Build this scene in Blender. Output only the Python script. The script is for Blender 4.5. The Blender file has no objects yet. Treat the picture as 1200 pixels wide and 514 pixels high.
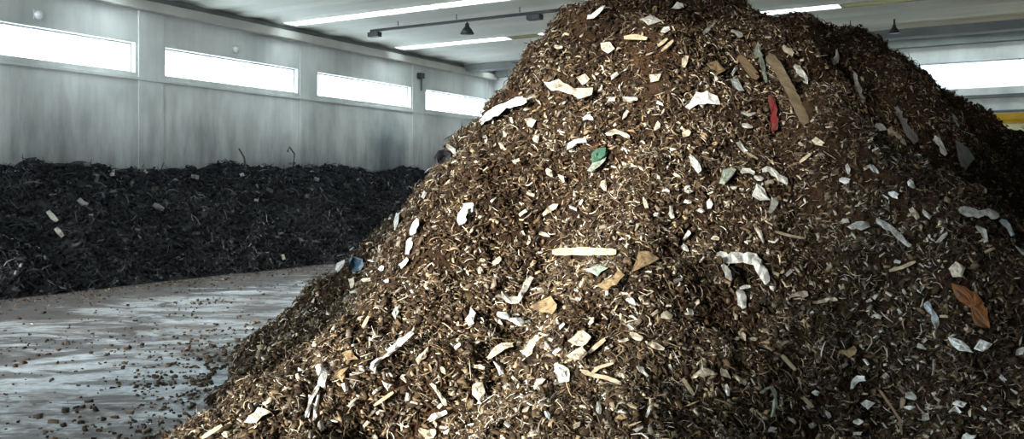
import bpy, bmesh, math, random
import numpy as np
from mathutils import Vector

random.seed(7)
RNG = np.random.default_rng(7)
SC = bpy.context.scene
COL = SC.collection

# ------------------------------------------------------------------ camera frame
F, CX, HY, EYE = 1040.0, 600.0, 218.0, 1.7          # focal length (px), centre column, horizon row, eye height
TH = math.radians(30.0)                              # camera looks 30 degrees left of the hall axis (+Y)
ST, CT = math.sin(TH), math.cos(TH)


def W(r, d, z):
    """right / forward of the viewer -> hall coordinates"""
    return (-d * ST + r * CT, d * CT + r * ST, z)


def RD(x, y):
    return (x * CT + y * ST, -x * ST + y * CT)


def at(px, py, d):
    return W((px - CX) / F * d, d, EYE + (HY - py) / F * d)


cam = bpy.data.cameras.new('camera')
cam.sensor_width = 36.0
cam.lens = F / 1200.0 * 36.0
cam.shift_y = -(257.0 - HY) / 1200.0
cam.clip_start, cam.clip_end = 0.05, 300
co = bpy.data.objects.new('camera', cam)
COL.objects.link(co)
co.location = (0, 0, EYE)
co.rotation_euler = (math.pi / 2, 0, TH)
SC.camera = co

SC.view_settings.view_transform = 'Standard'
SC.view_settings.look = 'None'
SC.view_settings.exposure = 1.0
SC.view_settings.gamma = 1.0
SC.view_settings.use_curve_mapping = False


# ------------------------------------------------------------------ noise (vectorised)
def _hash(ix, iy, iz, seed):
    n = (ix.astype(np.int64) * 374761393 + iy.astype(np.int64) * 668265263
         + iz.astype(np.int64) * 2147483647 + seed * 1274126177) & 0xFFFFFFFF
    n = ((n ^ (n >> 13)) * 1274126177) & 0xFFFFFFFF
    n = ((n ^ (n >> 16)) * 2246822519) & 0xFFFFFFFF
    return ((n ^ (n >> 15)) & 0xFFFFFF) / float(0xFFFFFF)


def vnoise(x, y, z=0.0, seed=0):
    x = np.asarray(x, float); y = np.asarray(y, float); z = np.zeros_like(x) + z
    ix, iy, iz = np.floor(x), np.floor(y), np.floor(z)
    fx, fy, fz = x - ix, y - iy, z - iz
    fx, fy, fz = [t * t * t * (t * (t * 6 - 15) + 10) for t in (fx, fy, fz)]
    out = 0
    for a in (0, 1):
        for b in (0, 1):
            for c in (0, 1):
                w = (fx if a else 1 - fx) * (fy if b else 1 - fy) * (fz if c else 1 - fz)
                out = out + w * _hash(ix + a, iy + b, iz + c, seed)
    return out * 2 - 1


# ------------------------------------------------------------------ materials
def mat(name, col=(0.5, 0.5, 0.5), rough=0.6, metal=0.0):
    m = bpy.data.materials.new(name)
    m.use_nodes = True
    b = m.node_tree.nodes['Principled BSDF']
    b.inputs['Base Color'].default_value = (*col, 1)
    b.inputs['Roughness'].default_value = rough
    b.inputs['Metallic'].default_value = metal
    return m


def N(m, t, **kw):
    n = m.node_tree.nodes.new(t)
    for k, v in kw.items():
        if k in n.inputs:
            n.inputs[k].default_value = v
        else:
            setattr(n, k, v)
    return n


def L(m, a, b):
    m.node_tree.links.new(a, b)


def ramp(m, stops):
    r = m.node_tree.nodes.new('ShaderNodeValToRGB')
    e = r.color_ramp.elements
    while len(e) < len(stops):
        e.new(0.5)
    for k, (p, c) in enumerate(stops):
        e[k].position = p
        e[k].color = (*c, 1) if len(c) == 3 else c
    return r


def noise_mat(name, c0, c1, scale=3.0, rough=0.7, detail=6, bump=0.0, stretch=(1, 1, 1), lo=0.35, hi=0.65, metal=0.0):
    """a two-tone mottled surface in object space"""
    m = mat(name, c0, rough, metal)
    b = m.node_tree.nodes['Principled BSDF']
    tc = N(m, 'ShaderNodeTexCoord'); mp = N(m, 'ShaderNodeMapping'); mp.inputs['Scale'].default_value = stretch
    nz = N(m, 'ShaderNodeTexNoise', Scale=scale, Detail=detail, Roughness=0.62)
    L(m, tc.outputs['Object'], mp.inputs['Vector']); L(m, mp.outputs['Vector'], nz.inputs['Vector'])
    r = ramp(m, [(lo, c0), (hi, c1)])
    L(m, nz.outputs['Fac'], r.inputs['Fac']); L(m, r.outputs['Color'], b.inputs['Base Color'])
    if bump:
        bp = N(m, 'ShaderNodeBump', Strength=bump, Distance=0.02)
        L(m, nz.outputs['Fac'], bp.inputs['Height']); L(m, bp.outputs['Normal'], b.inputs['Normal'])
    return m


def attr_mat(name, rough=0.8, spec=0.3, back=0.0):
    """every bit carries its own colour"""
    m = mat(name, (0.2, 0.15, 0.1), rough)
    b = m.node_tree.nodes['Principled BSDF']
    a = N(m, 'ShaderNodeAttribute', attribute_name='tint')
    L(m, a.outputs['Color'], b.inputs['Base Color'])
    b.inputs['Specular IOR Level'].default_value = spec
    return m


# ------------------------------------------------------------------ object helpers
def link_mesh(name, verts, faces, m=None, parent=None, smooth=False):
    me = bpy.data.meshes.new(name)
    me.from_pydata([tuple(v) for v in verts], [], [tuple(f) for f in faces])
    me.update()
    return link(name, me, m, parent, smooth)


def link(name, me, m=None, parent=None, smooth=False):
    if smooth:
        me.polygons.foreach_set('use_smooth', [True] * len(me.polygons))
    if m is not None:
        for q in (m if isinstance(m, (list, tuple)) else [m]):
            me.materials.append(q)
    o = bpy.data.objects.new(name, me)
    COL.objects.link(o)
    if parent is not None:
        o.parent = parent
    return o


def bm_obj(name, bm, m, parent=None, smooth=False):
    bmesh.ops.recalc_face_normals(bm, faces=bm.faces)
    me = bpy.data.meshes.new(name)
    bm.to_mesh(me); bm.free()
    return link(name, me, m, parent, smooth)


def add_box(bm, x0, x1, y0, y1, z0, z1, bevel=0.0):
    vs = [bm.verts.new(p) for p in ((x0, y0, z0), (x1, y0, z0), (x1, y1, z0), (x0, y1, z0),
                                    (x0, y0, z1), (x1, y0, z1), (x1, y1, z1), (x0, y1, z1))]
    fs = [bm.faces.new([vs[i] for i in q]) for q in
          ((0, 3, 2, 1), (4, 5, 6, 7), (0, 1, 5, 4), (1, 2, 6, 5), (2, 3, 7, 6), (3, 0, 4, 7))]
    if bevel:
        ed = list({e for f in fs for e in f.edges})
        bmesh.ops.bevel(bm, geom=ed, offset=bevel, segments=2, affect='EDGES', profile=0.6)


def add_lathe(bm, prof, seg=20, axis='z', origin=(0, 0, 0)):
    rings = []
    for rad, h in prof:
        ring = []
        for k in range(seg):
            a = 2 * math.pi * k / seg
            p = (rad * math.cos(a), rad * math.sin(a), h)
            if axis == 'y':
                p = (p[0], p[2], p[1])
            if axis == 'x':
                p = (p[2], p[0], p[1])
            ring.append(bm.verts.new((p[0] + origin[0], p[1] + origin[1], p[2] + origin[2])))
        rings.append(ring)
    for a, b in zip(rings, rings[1:]):
        for k in range(seg):
            bm.faces.new((a[k], a[(k + 1) % seg], b[(k + 1) % seg], b[k]))
    if prof[0][0] > 1e-4:
        bm.faces.new(rings[0][::-1])
    if prof[-1][0] > 1e-4:
        bm.faces.new(rings[-1])


def add_tube(bm, pts, rad, seg=8):
    rings = []
    pts = [Vector(p) for p in pts]
    for i, p in enumerate(pts):
        t = (pts[min(i + 1, len(pts) - 1)] - pts[max(i - 1, 0)]).normalized()
        u = t.cross(Vector((0, 0, 1)))
        if u.length < 1e-3:
            u = t.cross(Vector((1, 0, 0)))
        u.normalize(); v = t.cross(u)
        rr = rad[i] if isinstance(rad, (list, tuple)) else rad
        rings.append([bm.verts.new(p + (u * math.cos(2 * math.pi * k / seg) + v * math.sin(2 * math.pi * k / seg)) * rr) for k in range(seg)])
    for a, b in zip(rings, rings[1:]):
        for k in range(seg):
            bm.faces.new((a[k], a[(k + 1) % seg], b[(k + 1) % seg], b[k]))
    bm.faces.new(rings[0][::-1]); bm.faces.new(rings[-1])


def tag(o, label=None, cat=None, group=None, kind=None):
    if label: o['label'] = label
    if cat: o['category'] = cat
    if group: o['group'] = group
    if kind: o['kind'] = kind
    return o


def empty(name, loc):
    o = bpy.data.objects.new(name, None)
    COL.objects.link(o); o.location = loc
    return o


def fast_mesh(name, V, quads=None, tris=None, tint=None):
    """big litter meshes straight from arrays"""
    me = bpy.data.meshes.new(name)
    loops, starts, n = [], [], 0
    for arr, k in ((quads, 4), (tris, 3)):
        if arr is not None and len(arr):
            loops.append(arr.reshape(-1))
            starts.append(n + np.arange(len(arr)) * k)
            n += arr.size
    loops = np.concatenate(loops).astype(np.int32); starts = np.concatenate(starts).astype(np.int32)
    me.vertices.add(len(V)); me.vertices.foreach_set('co', V.astype(np.float32).ravel())
    me.loops.add(len(loops)); me.loops.foreach_set('vertex_index', loops)
    me.polygons.add(len(starts)); me.polygons.foreach_set('loop_start', starts)
    me.update(calc_edges=True); me.validate()
    if tint is not None:
        a = me.attributes.new('tint', 'FLOAT_COLOR', 'POINT')
        c = np.ones((len(V), 4), np.float32); c[:, :3] = tint
        a.data.foreach_set('color', c.ravel())
    return me


# ------------------------------------------------------------------ world and the building
LW, RW, FW, EW, CH = -16.0, 9.0, -7.0, 26.4, 5.67     # left / right / front / end walls, ceiling height

wd = bpy.data.worlds.new('overcast_sky'); SC.world = wd
wd.use_nodes = True
bg = wd.node_tree.nodes['Background']
bg.inputs['Color'].default_value = (0.80, 0.91, 1.0, 1)
SKY = 7.7
bg.inputs['Strength'].default_value = SKY

# concrete with vertical run-off streaks, blotches and one damp patch
wallm = mat('stained_concrete', rough=0.85)
b = wallm.node_tree.nodes['Principled BSDF']
tc = N(wallm, 'ShaderNodeTexCoord')
mp1 = N(wallm, 'ShaderNodeMapping'); mp1.inputs['Scale'].default_value = (0.9, 0.9, 0.13)
n1 = N(wallm, 'ShaderNodeTexNoise', Scale=1.0, Detail=7.0, Roughness=0.62)
n2 = N(wallm, 'ShaderNodeTexNoise', Scale=0.55, Detail=5.0, Roughness=0.55)
L(wallm, tc.outputs['Object'], mp1.inputs['Vector']); L(wallm, mp1.outputs['Vector'], n1.inputs['Vector'])
L(wallm, tc.outputs['Object'], n2.inputs['Vector'])
r1 = ramp(wallm, [(0.28, (0.50, 0.52, 0.50)), (0.62, (0.84, 0.85, 0.82))])
r2 = ramp(wallm, [(0.30, (0.66, 0.67, 0.67)), (0.62, (1, 1, 1))])
L(wallm, n1.outputs['Fac'], r1.inputs['Fac']); L(wallm, n2.outputs['Fac'], r2.inputs['Fac'])
mx = N(wallm, 'ShaderNodeMixRGB', blend_type='MULTIPLY'); mx.inputs['Fac'].default_value = 1
L(wallm, r1.outputs['Color'], mx.inputs['Color1']); L(wallm, r2.outputs['Color'], mx.inputs['Color2'])
ds = N(wallm, 'ShaderNodeVectorMath', operation='DISTANCE'); ds.inputs[1].default_value = (LW, 20.6, 2.6)
L(wallm, tc.outputs['Object'], ds.inputs[0])
ad = N(wallm, 'ShaderNodeMath', operation='ADD'); L(wallm, ds.outputs['Value'], ad.inputs[0])
n3 = N(wallm, 'ShaderNodeTexNoise', Scale=1.7, Detail=5.0); L(wallm, tc.outputs['Object'], n3.inputs['Vector'])
L(wallm, n3.outputs['Fac'], ad.inputs[1])
r3 = ramp(wallm, [(0.30, (0.42, 0.46, 0.50)), (0.62, (1, 1, 1))])
dv = N(wallm, 'ShaderNodeMath', operation='DIVIDE'); dv.inputs[1].default_value = 3.0
L(wallm, ad.outputs['Value'], dv.inputs[0]); L(wallm, dv.outputs['Value'], r3.inputs['Fac'])
mx2 = N(wallm, 'ShaderNodeMixRGB', blend_type='MULTIPLY'); mx2.inputs['Fac'].default_value = 1
L(wallm, mx.outputs['Color'], mx2.inputs['Color1']); L(wallm, r3.outputs['Color'], mx2.inputs['Color2'])
sx = N(wallm, 'ShaderNodeSeparateXYZ'); L(wallm, tc.outputs['Object'], sx.inputs[0])
n4 = N(wallm, 'ShaderNodeTexNoise', Scale=1.0, Detail=8.0, Roughness=0.7)
mp4 = N(wallm, 'ShaderNodeMapping'); mp4.inputs['Scale'].default_value = (1.7, 1.7, 0.32)
L(wallm, tc.outputs['Object'], mp4.inputs['Vector']); L(wallm, mp4.outputs['Vector'], n4.inputs['Vector'])
ml = N(wallm, 'ShaderNodeMath', operation='MULTIPLY_ADD'); ml.inputs[1].default_value = 3.4; L(wallm, n4.outputs['Fac'], ml.inputs[0]); L(wallm, sx.outputs['Z'], ml.inputs[2])
r4 = ramp(wallm, [(0.36, (0.30, 0.30, 0.31)), (0.50, (0.82, 0.82, 0.82)), (0.56, (1, 1, 1))])
dv4 = N(wallm, 'ShaderNodeMath', operation='DIVIDE'); dv4.inputs[1].default_value = 9.6
L(wallm, ml.outputs['Value'], dv4.inputs[0]); L(wallm, dv4.outputs['Value'], r4.inputs['Fac'])
mx4 = N(wallm, 'ShaderNodeMixRGB', blend_type='MULTIPLY'); mx4.inputs['Fac'].default_value = 1
L(wallm, mx2.outputs['Color'], mx4.inputs['Color1']); L(wallm, r4.outputs['Color'], mx4.inputs['Color2'])
L(wallm, mx4.outputs['Color'], b.inputs['Base Color'])

concrete = noise_mat('pale_concrete', (0.42, 0.41, 0.38), (0.56, 0.55, 0.51), 1.2, 0.85)
ceilm = noise_mat('roof_concrete', (0.72, 0.72, 0.64), (0.84, 0.84, 0.75), 0.7, 0.8, stretch=(0.25, 1.5, 1))
darkbeam = noise_mat('dark_beam_concrete', (0.13, 0.14, 0.14), (0.2, 0.21, 0.2), 1.0, 0.8)
black = noise_mat('black_painted_steel', (0.012, 0.013, 0.014), (0.03, 0.03, 0.03), 9, 0.5)
framem = noise_mat('galvanised_frame', (0.45, 0.46, 0.46), (0.6, 0.61, 0.6), 4, 0.5)


def pane_mat(name, clear, tint):
    m = bpy.data.materials.new(name); m.use_nodes = True
    nt = m.node_tree; nt.nodes.remove(nt.nodes['Principled BSDF'])
    out = nt.nodes['Material Output']
    t = N(m, 'ShaderNodeBsdfTransparent'); t.inputs['Color'].default_value = (*tint, 1)
    d = N(m, 'ShaderNodeBsdfTranslucent'); d.inputs['Color'].default_value = (*tint, 1)
    nz = N(m, 'ShaderNodeTexNoise', Scale=0.8, Detail=4.0)
    tc_ = N(m, 'ShaderNodeTexCoord'); L(m, tc_.outputs['Object'], nz.inputs['Vector'])
    r = ramp(m, [(0.3, (1 - clear - 0.05,) * 3), (0.7, (1 - clear + 0.05,) * 3)])
    L(m, nz.outputs['Fac'], r.inputs['Fac'])
    mxs = N(m, 'ShaderNodeMixShader'); L(m, r.outputs['Color'], mxs.inputs['Fac'])
    L(m, t.outputs[0], mxs.inputs[1]); L(m, d.outputs[0], mxs.inputs[2]); L(m, mxs.outputs[0], out.inputs['Surface'])
    return m


pane = pane_mat('frosted_window_sheet', 0.7, (0.9, 0.93, 0.95))
skypane = pane_mat('rooflight_sheet', 0.7, (0.85, 0.87, 0.86))
endpane = pane_mat('dimmed_window_sheet', 0.7, (0.45, 0.48, 0.5))  # tint lowered so the end window throws less light on the heap
dimdirtypane = pane_mat('dim_yellowed_rooflight_sheet', 0.25, (0.13, 0.125, 0.09))

# ---- walls with real openings
def wall_with_holes(name, axis, pos, thick, u0, u1, z1, holes, m):
    """axis 'x': wall plane x=pos spanning y=u0..u1; axis 'y': plane y=pos spanning x"""
    us = sorted({u0, u1, *[h[0] for h in holes], *[h[1] for h in holes]})
    zs = sorted({0.0, z1, *[h[2] for h in holes], *[h[3] for h in holes]})
    bm = bmesh.new()
    for a, c in zip(us, us[1:]):
        run = None
        for z0_, z1_ in zip(zs, zs[1:]):
            inside = any(h[0] - 1e-6 <= a and c <= h[1] + 1e-6 and h[2] - 1e-6 <= z0_ and z1_ <= h[3] + 1e-6 for h in holes)
            if not inside:
                if axis == 'x':
                    add_box(bm, min(pos, pos + thick), max(pos, pos + thick), a, c, z0_, z1_)
                else:
                    add_box(bm, a, c, min(pos, pos + thick), max(pos, pos + thick), z0_, z1_)
    o = bm_obj(name, bm, m)
    return tag(o, kind='structure')


WZ0, WZ1 = 4.06, 4.68
left_windows = [(-1.6, 2.45), (3.2, 7.25), (8.0, 12.06), (12.8, 16.82), (17.55, 21.62), (22.4, 26.1)]
wall_with_holes('wall_left', 'x', LW, -0.35, FW, EW, CH + 0.4, [(a, c, WZ0, WZ1) for a, c in left_windows], wallm)
EWIN = (-3.6, 3.4, 4.27, 5.02)
wall_with_holes('wall_end', 'y', EW, 0.35, LW - 0.35, RW + 0.35, CH + 0.4, [EWIN], wallm)
wall_with_holes('wall_right', 'x', RW, 0.35, FW, EW, CH + 0.4, [], darkbeam)
FILL_OPENING = (-15.6, -8.2, 0.0, 5.05)  # unseen opening added to bring sky light onto the left side
DOOR = (-5.5, -2.95, 0.0, 5.05)
wall_with_holes('wall_front', 'y', FW, -0.35, LW - 0.35, RW + 0.35, CH + 0.4, [DOOR, FILL_OPENING], wallm)

# pilasters between the windows, the gutter beam at the top, the sill band
bm = bmesh.new()
for a, c in zip([w[1] for w in left_windows], [w[0] for w in left_windows[1:]]):
    add_box(bm, LW, LW + 0.03, a + 0.06, c - 0.06, 2.0, 5.38, 0.01)
add_box(bm, LW, LW + 0.03, 26.15, EW, 2.0, 5.38, 0.01)
tag(bm_obj('pillar_left', bm, wallm), kind='structure')
bm = bmesh.new(); add_box(bm, LW, LW + 0.22, FW, EW, 5.36, 5.56, 0.02)
tag(bm_obj('trim_1', bm, concrete), kind='structure')
bm = bmesh.new(); add_box(bm, LW, LW + 0.05, FW, EW, 3.91, 3.98, 0.01)
tag(bm_obj('trim_2', bm, wallm), kind='structure')
bm = bmesh.new(); add_box(bm, LW, RW, EW - 0.06, EW, 4.0, 4.1, 0.01); add_box(bm, LW, RW, EW - 0.06, EW, 3.62, 3.68, 0.01)
tag(bm_obj('trim_3', bm, darkbeam), kind='structure')


def make_window(n, axis, pos, u0, u1, z0, z1, m, bars=2):
    """thin metal frame with bars and the pane behind it"""
    bm = bmesh.new(); t = 0.035
    def put(a, c, za, zb):
        if axis == 'x':
            add_box(bm, pos - 0.05, pos, a, c, za, zb)
        else:
            add_box(bm, a, c, pos, pos + 0.05, za, zb)
    put(u0, u1, z0, z0 + t); put(u0, u1, z1 - t, z1); put(u0, u0 + t, z0 + t, z1 - t); put(u1 - t, u1, z0 + t, z1 - t)
    for k in range(1, bars + 1):
        u = u0 + (u1 - u0) * k / (bars + 1)
        put(u - 0.006, u + 0.006, z0 + t, z1 - t)
    o = tag(bm_obj('window_%d' % n, bm, framem), kind='structure')
    q = pos - 0.025 if axis == 'x' else pos + 0.025
    bm = bmesh.new()
    if axis == 'x':
        add_box(bm, q - 0.004, q + 0.004, u0 + t, u1 - t, z0 + t, z1 - t)
    else:
        add_box(bm, u0 + t, u1 - t, q - 0.004, q + 0.004, z0 + t, z1 - t)
    bm_obj('pane', bm, m, o)
    return o


wn = 1
for a, c in left_windows:
    make_window(wn, 'x', LW - 0.12, a, c, WZ0, WZ1, pane); wn += 1
make_window(wn, 'y', EW + 0.12, *EWIN, endpane, 3); wn += 1

# ---- ceiling: ribbed precast elements across the hall, rooflight slots between them
SLOTS = [(-4.0, -3.72), (1.0, 1.28), (6.1, 6.38), (11.1, 11.5), (15.95, 16.38), (20.35, 20.80), (25.5, 25.85)]
bm = bmesh.new()
edges_ = [FW] + [e for s in SLOTS for e in s] + [EW]
for k in range(0, len(edges_), 2):
    y0, y1 = edges_[k], edges_[k + 1]
    if y1 - y0 < 0.2:
        continue
    n = max(1, round((y1 - y0) / 1.2)); per = (y1 - y0) / n
    prof = []
    for j in range(n):
        s = y0 + j * per
        prof += [(s, CH), (s + per * 0.2, CH), (s + per * 0.36, CH + 0.045), (s + per * 0.84, CH + 0.045)]
    prof += [(y1, CH)]
    top = CH + 0.28
    for xa, xb in ((LW, RW),):
        va = [bm.verts.new((xa, y, z)) for y, z in prof] ; vb = [bm.verts.new((xb, y, z)) for y, z in prof]
        for j in range(len(prof) - 1):
            bm.faces.new((va[j], va[j + 1], vb[j + 1], vb[j]))
        ta = [bm.verts.new((xa, y0, top)), bm.verts.new((xa, y1, top))]; tb = [bm.verts.new((xb, y0, top)), bm.verts.new((xb, y1, top))]
        bm.faces.new((ta[0], tb[0], tb[1], ta[1]))
        bm.faces.new((va[0], vb[0], tb[0], ta[0])); bm.faces.new((va[-1], ta[1], tb[1], vb[-1]))
# solid ends of every slot beside the walls
for y0, y1 in SLOTS:
    add_box(bm, LW, LW + 0.35, y0, y1, CH, CH + 0.28); add_box(bm, RW - 0.35, RW, y0, y1, CH, CH + 0.28)
tag(bm_obj('ceiling', bm, ceilm), kind='structure')
bm = bmesh.new(); add_box(bm, LW, LW + 0.16, FW, EW, 5.56, CH, 0.0)
tag(bm_obj('trim_4', bm, darkbeam), kind='structure')


def rooflight(y0, y1, segs):
    global wn
    fr = bmesh.new()
    xs = [s[0] for s in segs] + [segs[-1][1]]
    for x in xs:
        add_box(fr, x - 0.02, x + 0.02, y0, y1, CH - 0.01, CH + 0.05)
    o = tag(bm_obj('window_%d' % wn, fr, framem), kind='structure'); wn += 1
    for x0, x1, m in segs:
        bm = bmesh.new(); add_box(bm, x0 + 0.02, x1 - 0.02, y0, y1, CH - 0.005, CH + 0.008)
        bm_obj('pane', bm, m, o)


x0_, x1_ = LW + 0.35, RW - 0.35
for i, (y0, y1) in enumerate(SLOTS):  # unseen panes to the right are dimmed to keep roof light off the heap
    if i == 5:
        segs = [(x0_, -11.95, skypane), (-11.95, -11.0, dimdirtypane), (-11.0, -3.5, skypane), (-3.5, x1_, dimdirtypane)]
    elif i == 4:
        segs = [(x0_, -11.3, skypane), (-11.3, -6.0, skypane), (-6.0, 0, dimdirtypane), (0, x1_, dimdirtypane)]
    else:
        segs = [(x0_, -9.5, skypane if i < 6 else dimdirtypane), (-9.5, -3.5, dimdirtypane), (-3.5, x1_, dimdirtypane)]
        if i == 6:
            segs = [(x0_, -9.5, skypane), (-9.5, -3.5, skypane), (-3.5, x1_, skypane)]
    rooflight(y0, y1, segs)

bm = bmesh.new(); add_box(bm, LW, RW, 24.3, 24.75, CH - 0.22, CH, 0.02)
tag(bm_obj('beam_end', bm, darkbeam), kind='structure')
bm = bmesh.new(); add_box(bm, LW, RW, EW - 0.25, EW, CH - 0.22, CH, 0.02)
tag(bm_obj('trim_5', bm, darkbeam), kind='structure')

# ---- floor: worn concrete, pale wet wash with bluish sky reflection tinted in, brown earth smears
fl = mat('wet_dirty_concrete', rough=0.5)
b = fl.node_tree.nodes['Principled BSDF']
tc = N(fl, 'ShaderNodeTexCoord')
mpf = N(fl, 'ShaderNodeMapping'); mpf.vector_type = 'TEXTURE'; mpf.inputs['Rotation'].default_value = (0, 0, TH); mpf.inputs['Scale'].default_value = (1.35, 0.95, 1)
L(fl, tc.outputs['Object'], mpf.inputs['Vector'])
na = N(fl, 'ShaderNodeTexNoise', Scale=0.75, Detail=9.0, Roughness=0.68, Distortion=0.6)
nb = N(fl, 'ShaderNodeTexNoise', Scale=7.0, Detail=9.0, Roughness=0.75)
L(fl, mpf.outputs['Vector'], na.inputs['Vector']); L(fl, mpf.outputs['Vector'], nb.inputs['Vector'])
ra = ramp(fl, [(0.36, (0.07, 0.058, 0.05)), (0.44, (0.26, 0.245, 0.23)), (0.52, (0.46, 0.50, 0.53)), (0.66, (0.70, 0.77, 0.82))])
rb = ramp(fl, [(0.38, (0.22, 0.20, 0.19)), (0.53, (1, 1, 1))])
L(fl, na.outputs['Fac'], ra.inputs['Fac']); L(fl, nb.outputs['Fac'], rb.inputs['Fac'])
mf = N(fl, 'ShaderNodeMixRGB', blend_type='MULTIPLY'); mf.inputs['Fac'].default_value = 0.8
L(fl, ra.outputs['Color'], mf.inputs['Color1']); L(fl, rb.outputs['Color'], mf.inputs['Color2'])
nc_ = N(fl, 'ShaderNodeTexNoise', Scale=1.15, Detail=10.0, Roughness=0.72, Distortion=1.2)
mpc = N(fl, 'ShaderNodeMapping'); mpc.vector_type = 'TEXTURE'; mpc.inputs['Rotation'].default_value = (0, 0, TH); mpc.inputs['Scale'].default_value = (1.5, 0.75, 1); mpc.inputs['Location'].default_value = (3.1, 7.7, 0)
L(fl, tc.outputs['Object'], mpc.inputs['Vector']); L(fl, mpc.outputs['Vector'], nc_.inputs['Vector'])
rc = ramp(fl, [(0.485, (0, 0, 0)), (0.545, (0.95, 0.95, 0.95))]); L(fl, nc_.outputs['Fac'], rc.inputs['Fac'])
sf = N(fl, 'ShaderNodeSeparateXYZ'); L(fl, tc.outputs['Object'], sf.inputs[0])
mr = N(fl, 'ShaderNodeMapRange'); mr.inputs['From Min'].default_value = -11.0; mr.inputs['From Max'].default_value = -12.9
mr.inputs['To Min'].default_value = 0.0; mr.inputs['To Max'].default_value = 0.2
L(fl, sf.outputs['X'], mr.inputs['Value'])
mr2 = N(fl, 'ShaderNodeMapRange'); mr2.inputs['From Min'].default_value = -2.5; mr2.inputs['From Max'].default_value = 0.5
mr2.inputs['To Min'].default_value = 0.0; mr2.inputs['To Max'].default_value = 0.3
L(fl, sf.outputs['X'], mr2.inputs['Value'])
sm0 = N(fl, 'ShaderNodeMath', operation='ADD'); L(fl, nc_.outputs['Fac'], sm0.inputs[0]); L(fl, mr2.outputs['Result'], sm0.inputs[1])
sm = N(fl, 'ShaderNodeMath', operation='ADD'); L(fl, sm0.outputs['Value'], sm.inputs[0]); L(fl, mr.outputs['Result'], sm.inputs[1])
L(fl, sm.outputs['Value'], rc.inputs['Fac'])
me_ = N(fl, 'ShaderNodeMixRGB'); me_.inputs['Color2'].default_value = (0.065, 0.054, 0.050, 1)
L(fl, rc.outputs['Color'], me_.inputs['Fac']); L(fl, mf.outputs['Color'], me_.inputs['Color1'])
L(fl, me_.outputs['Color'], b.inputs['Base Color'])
rr = ramp(fl, [(0.4, (0.65,) * 3), (0.58, (0.28,) * 3)])
L(fl, na.outputs['Fac'], rr.inputs['Fac']); L(fl, rr.outputs['Color'], b.inputs['Roughness'])
bpf = N(fl, 'ShaderNodeBump', Strength=0.5, Distance=0.03); L(fl, nb.outputs['Fac'], bpf.inputs['Height']); L(fl, bpf.outputs['Normal'], b.inputs['Normal'])
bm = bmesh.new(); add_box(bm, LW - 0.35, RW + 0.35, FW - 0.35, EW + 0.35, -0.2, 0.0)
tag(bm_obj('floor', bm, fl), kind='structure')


# ---- daylight portals in the openings (they only guide the sky's own light)
def portal(name, loc, rot, sx, sy):
    li = bpy.data.lights.new(name, 'AREA'); li.shape = 'RECTANGLE'; li.size = sx; li.size_y = sy
    li.cycles.is_portal = True
    o = bpy.data.objects.new(name, li); COL.objects.link(o); o.location = loc; o.rotation_euler = rot


for a, c in left_windows:
    portal('window_daylight', (LW - 0.2, (a + c) / 2, (WZ0 + WZ1) / 2), (0, -math.pi / 2, 0), WZ1 - WZ0, c - a)
portal('window_daylight', ((EWIN[0] + EWIN[1]) / 2, EW + 0.2, (EWIN[2] + EWIN[3]) / 2), (-math.pi / 2, 0, 0), EWIN[1] - EWIN[0], EWIN[3] - EWIN[2])
portal('front_daylight', ((DOOR[0] + DOOR[1]) / 2, FW - 0.3, 2.52), (math.pi / 2, 0, 0), DOOR[1] - DOOR[0], 5.05)
portal('front_daylight', ((FILL_OPENING[0] + FILL_OPENING[1]) / 2, FW - 0.3, 2.52), (math.pi / 2, 0, 0), FILL_OPENING[1] - FILL_OPENING[0], 5.05)
for y0, y1 in SLOTS:
    portal('roof_daylight', ((LW + RW) / 2, (y0 + y1) / 2, CH + 0.2), (0, 0, 0), RW - LW - 0.7, y1 - y0)
# the sun outside shines in through the door and the added opening
sun = bpy.data.lights.new('sun', 'SUN'); sun.energy = 5.6; sun.angle = math.radians(7); sun.color = (1.0, 0.94, 0.83)
so = bpy.data.objects.new('sun', sun); COL.objects.link(so); so.location = (-12, -30, 8)
SAZ, SEL = math.radians(4), math.radians(6.5)           # low morning sun, shining straight down the hall
so.rotation_euler = Vector((math.sin(SAZ) * math.cos(SEL), math.cos(SAZ) * math.cos(SEL), -math.sin(SEL))).to_track_quat('-Z', 'Y').to_euler()

# ------------------------------------------------------------------ fixtures under the roof and on the wall
def rail(name, pa, pb, boxes, label):
    t = empty(name, pa)
    bm = bmesh.new(); v = Vector(pb) - Vector(pa)
    add_box(bm, 0, v.x, -0.035, 0.035, -0.03, 0.03, 0.008)
    bm_obj('rail_bar', bm, black, t)
    for k in range(4):
        bm = bmesh.new(); x = v.x * (k + 0.5) / 4
        add_tube(bm, [(x, 0, 0.05), (x, 0, CH - pa[2] + 0.02)], 0.012, 6)
        bm_obj('hanger_rod', bm, black, t)
    for x, w in boxes:
        bm = bmesh.new(); add_box(bm, x - w / 2, x + w / 2, -0.09, 0.09, -0.16, -0.04, 0.02)
        bm_obj('junction_box', bm, black, t)
    return tag(t, label, 'cable rail')


rail('cable_rail', (-13.95, 17.2, 5.52), (-7.2, 17.2, 5.52), [(0.12, 0.32), (4.6, 0.34)],
     'long black cable rail hung under the roof carrying the bell lamp above the dark windrow')
rail('cable_rail', (-5.6, 22.6, 5.38), (-3.35, 22.6, 5.38), [(2.1, 0.25)],
     'short black cable rail under the roof behind the dark shoulder of the big heap')


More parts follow.
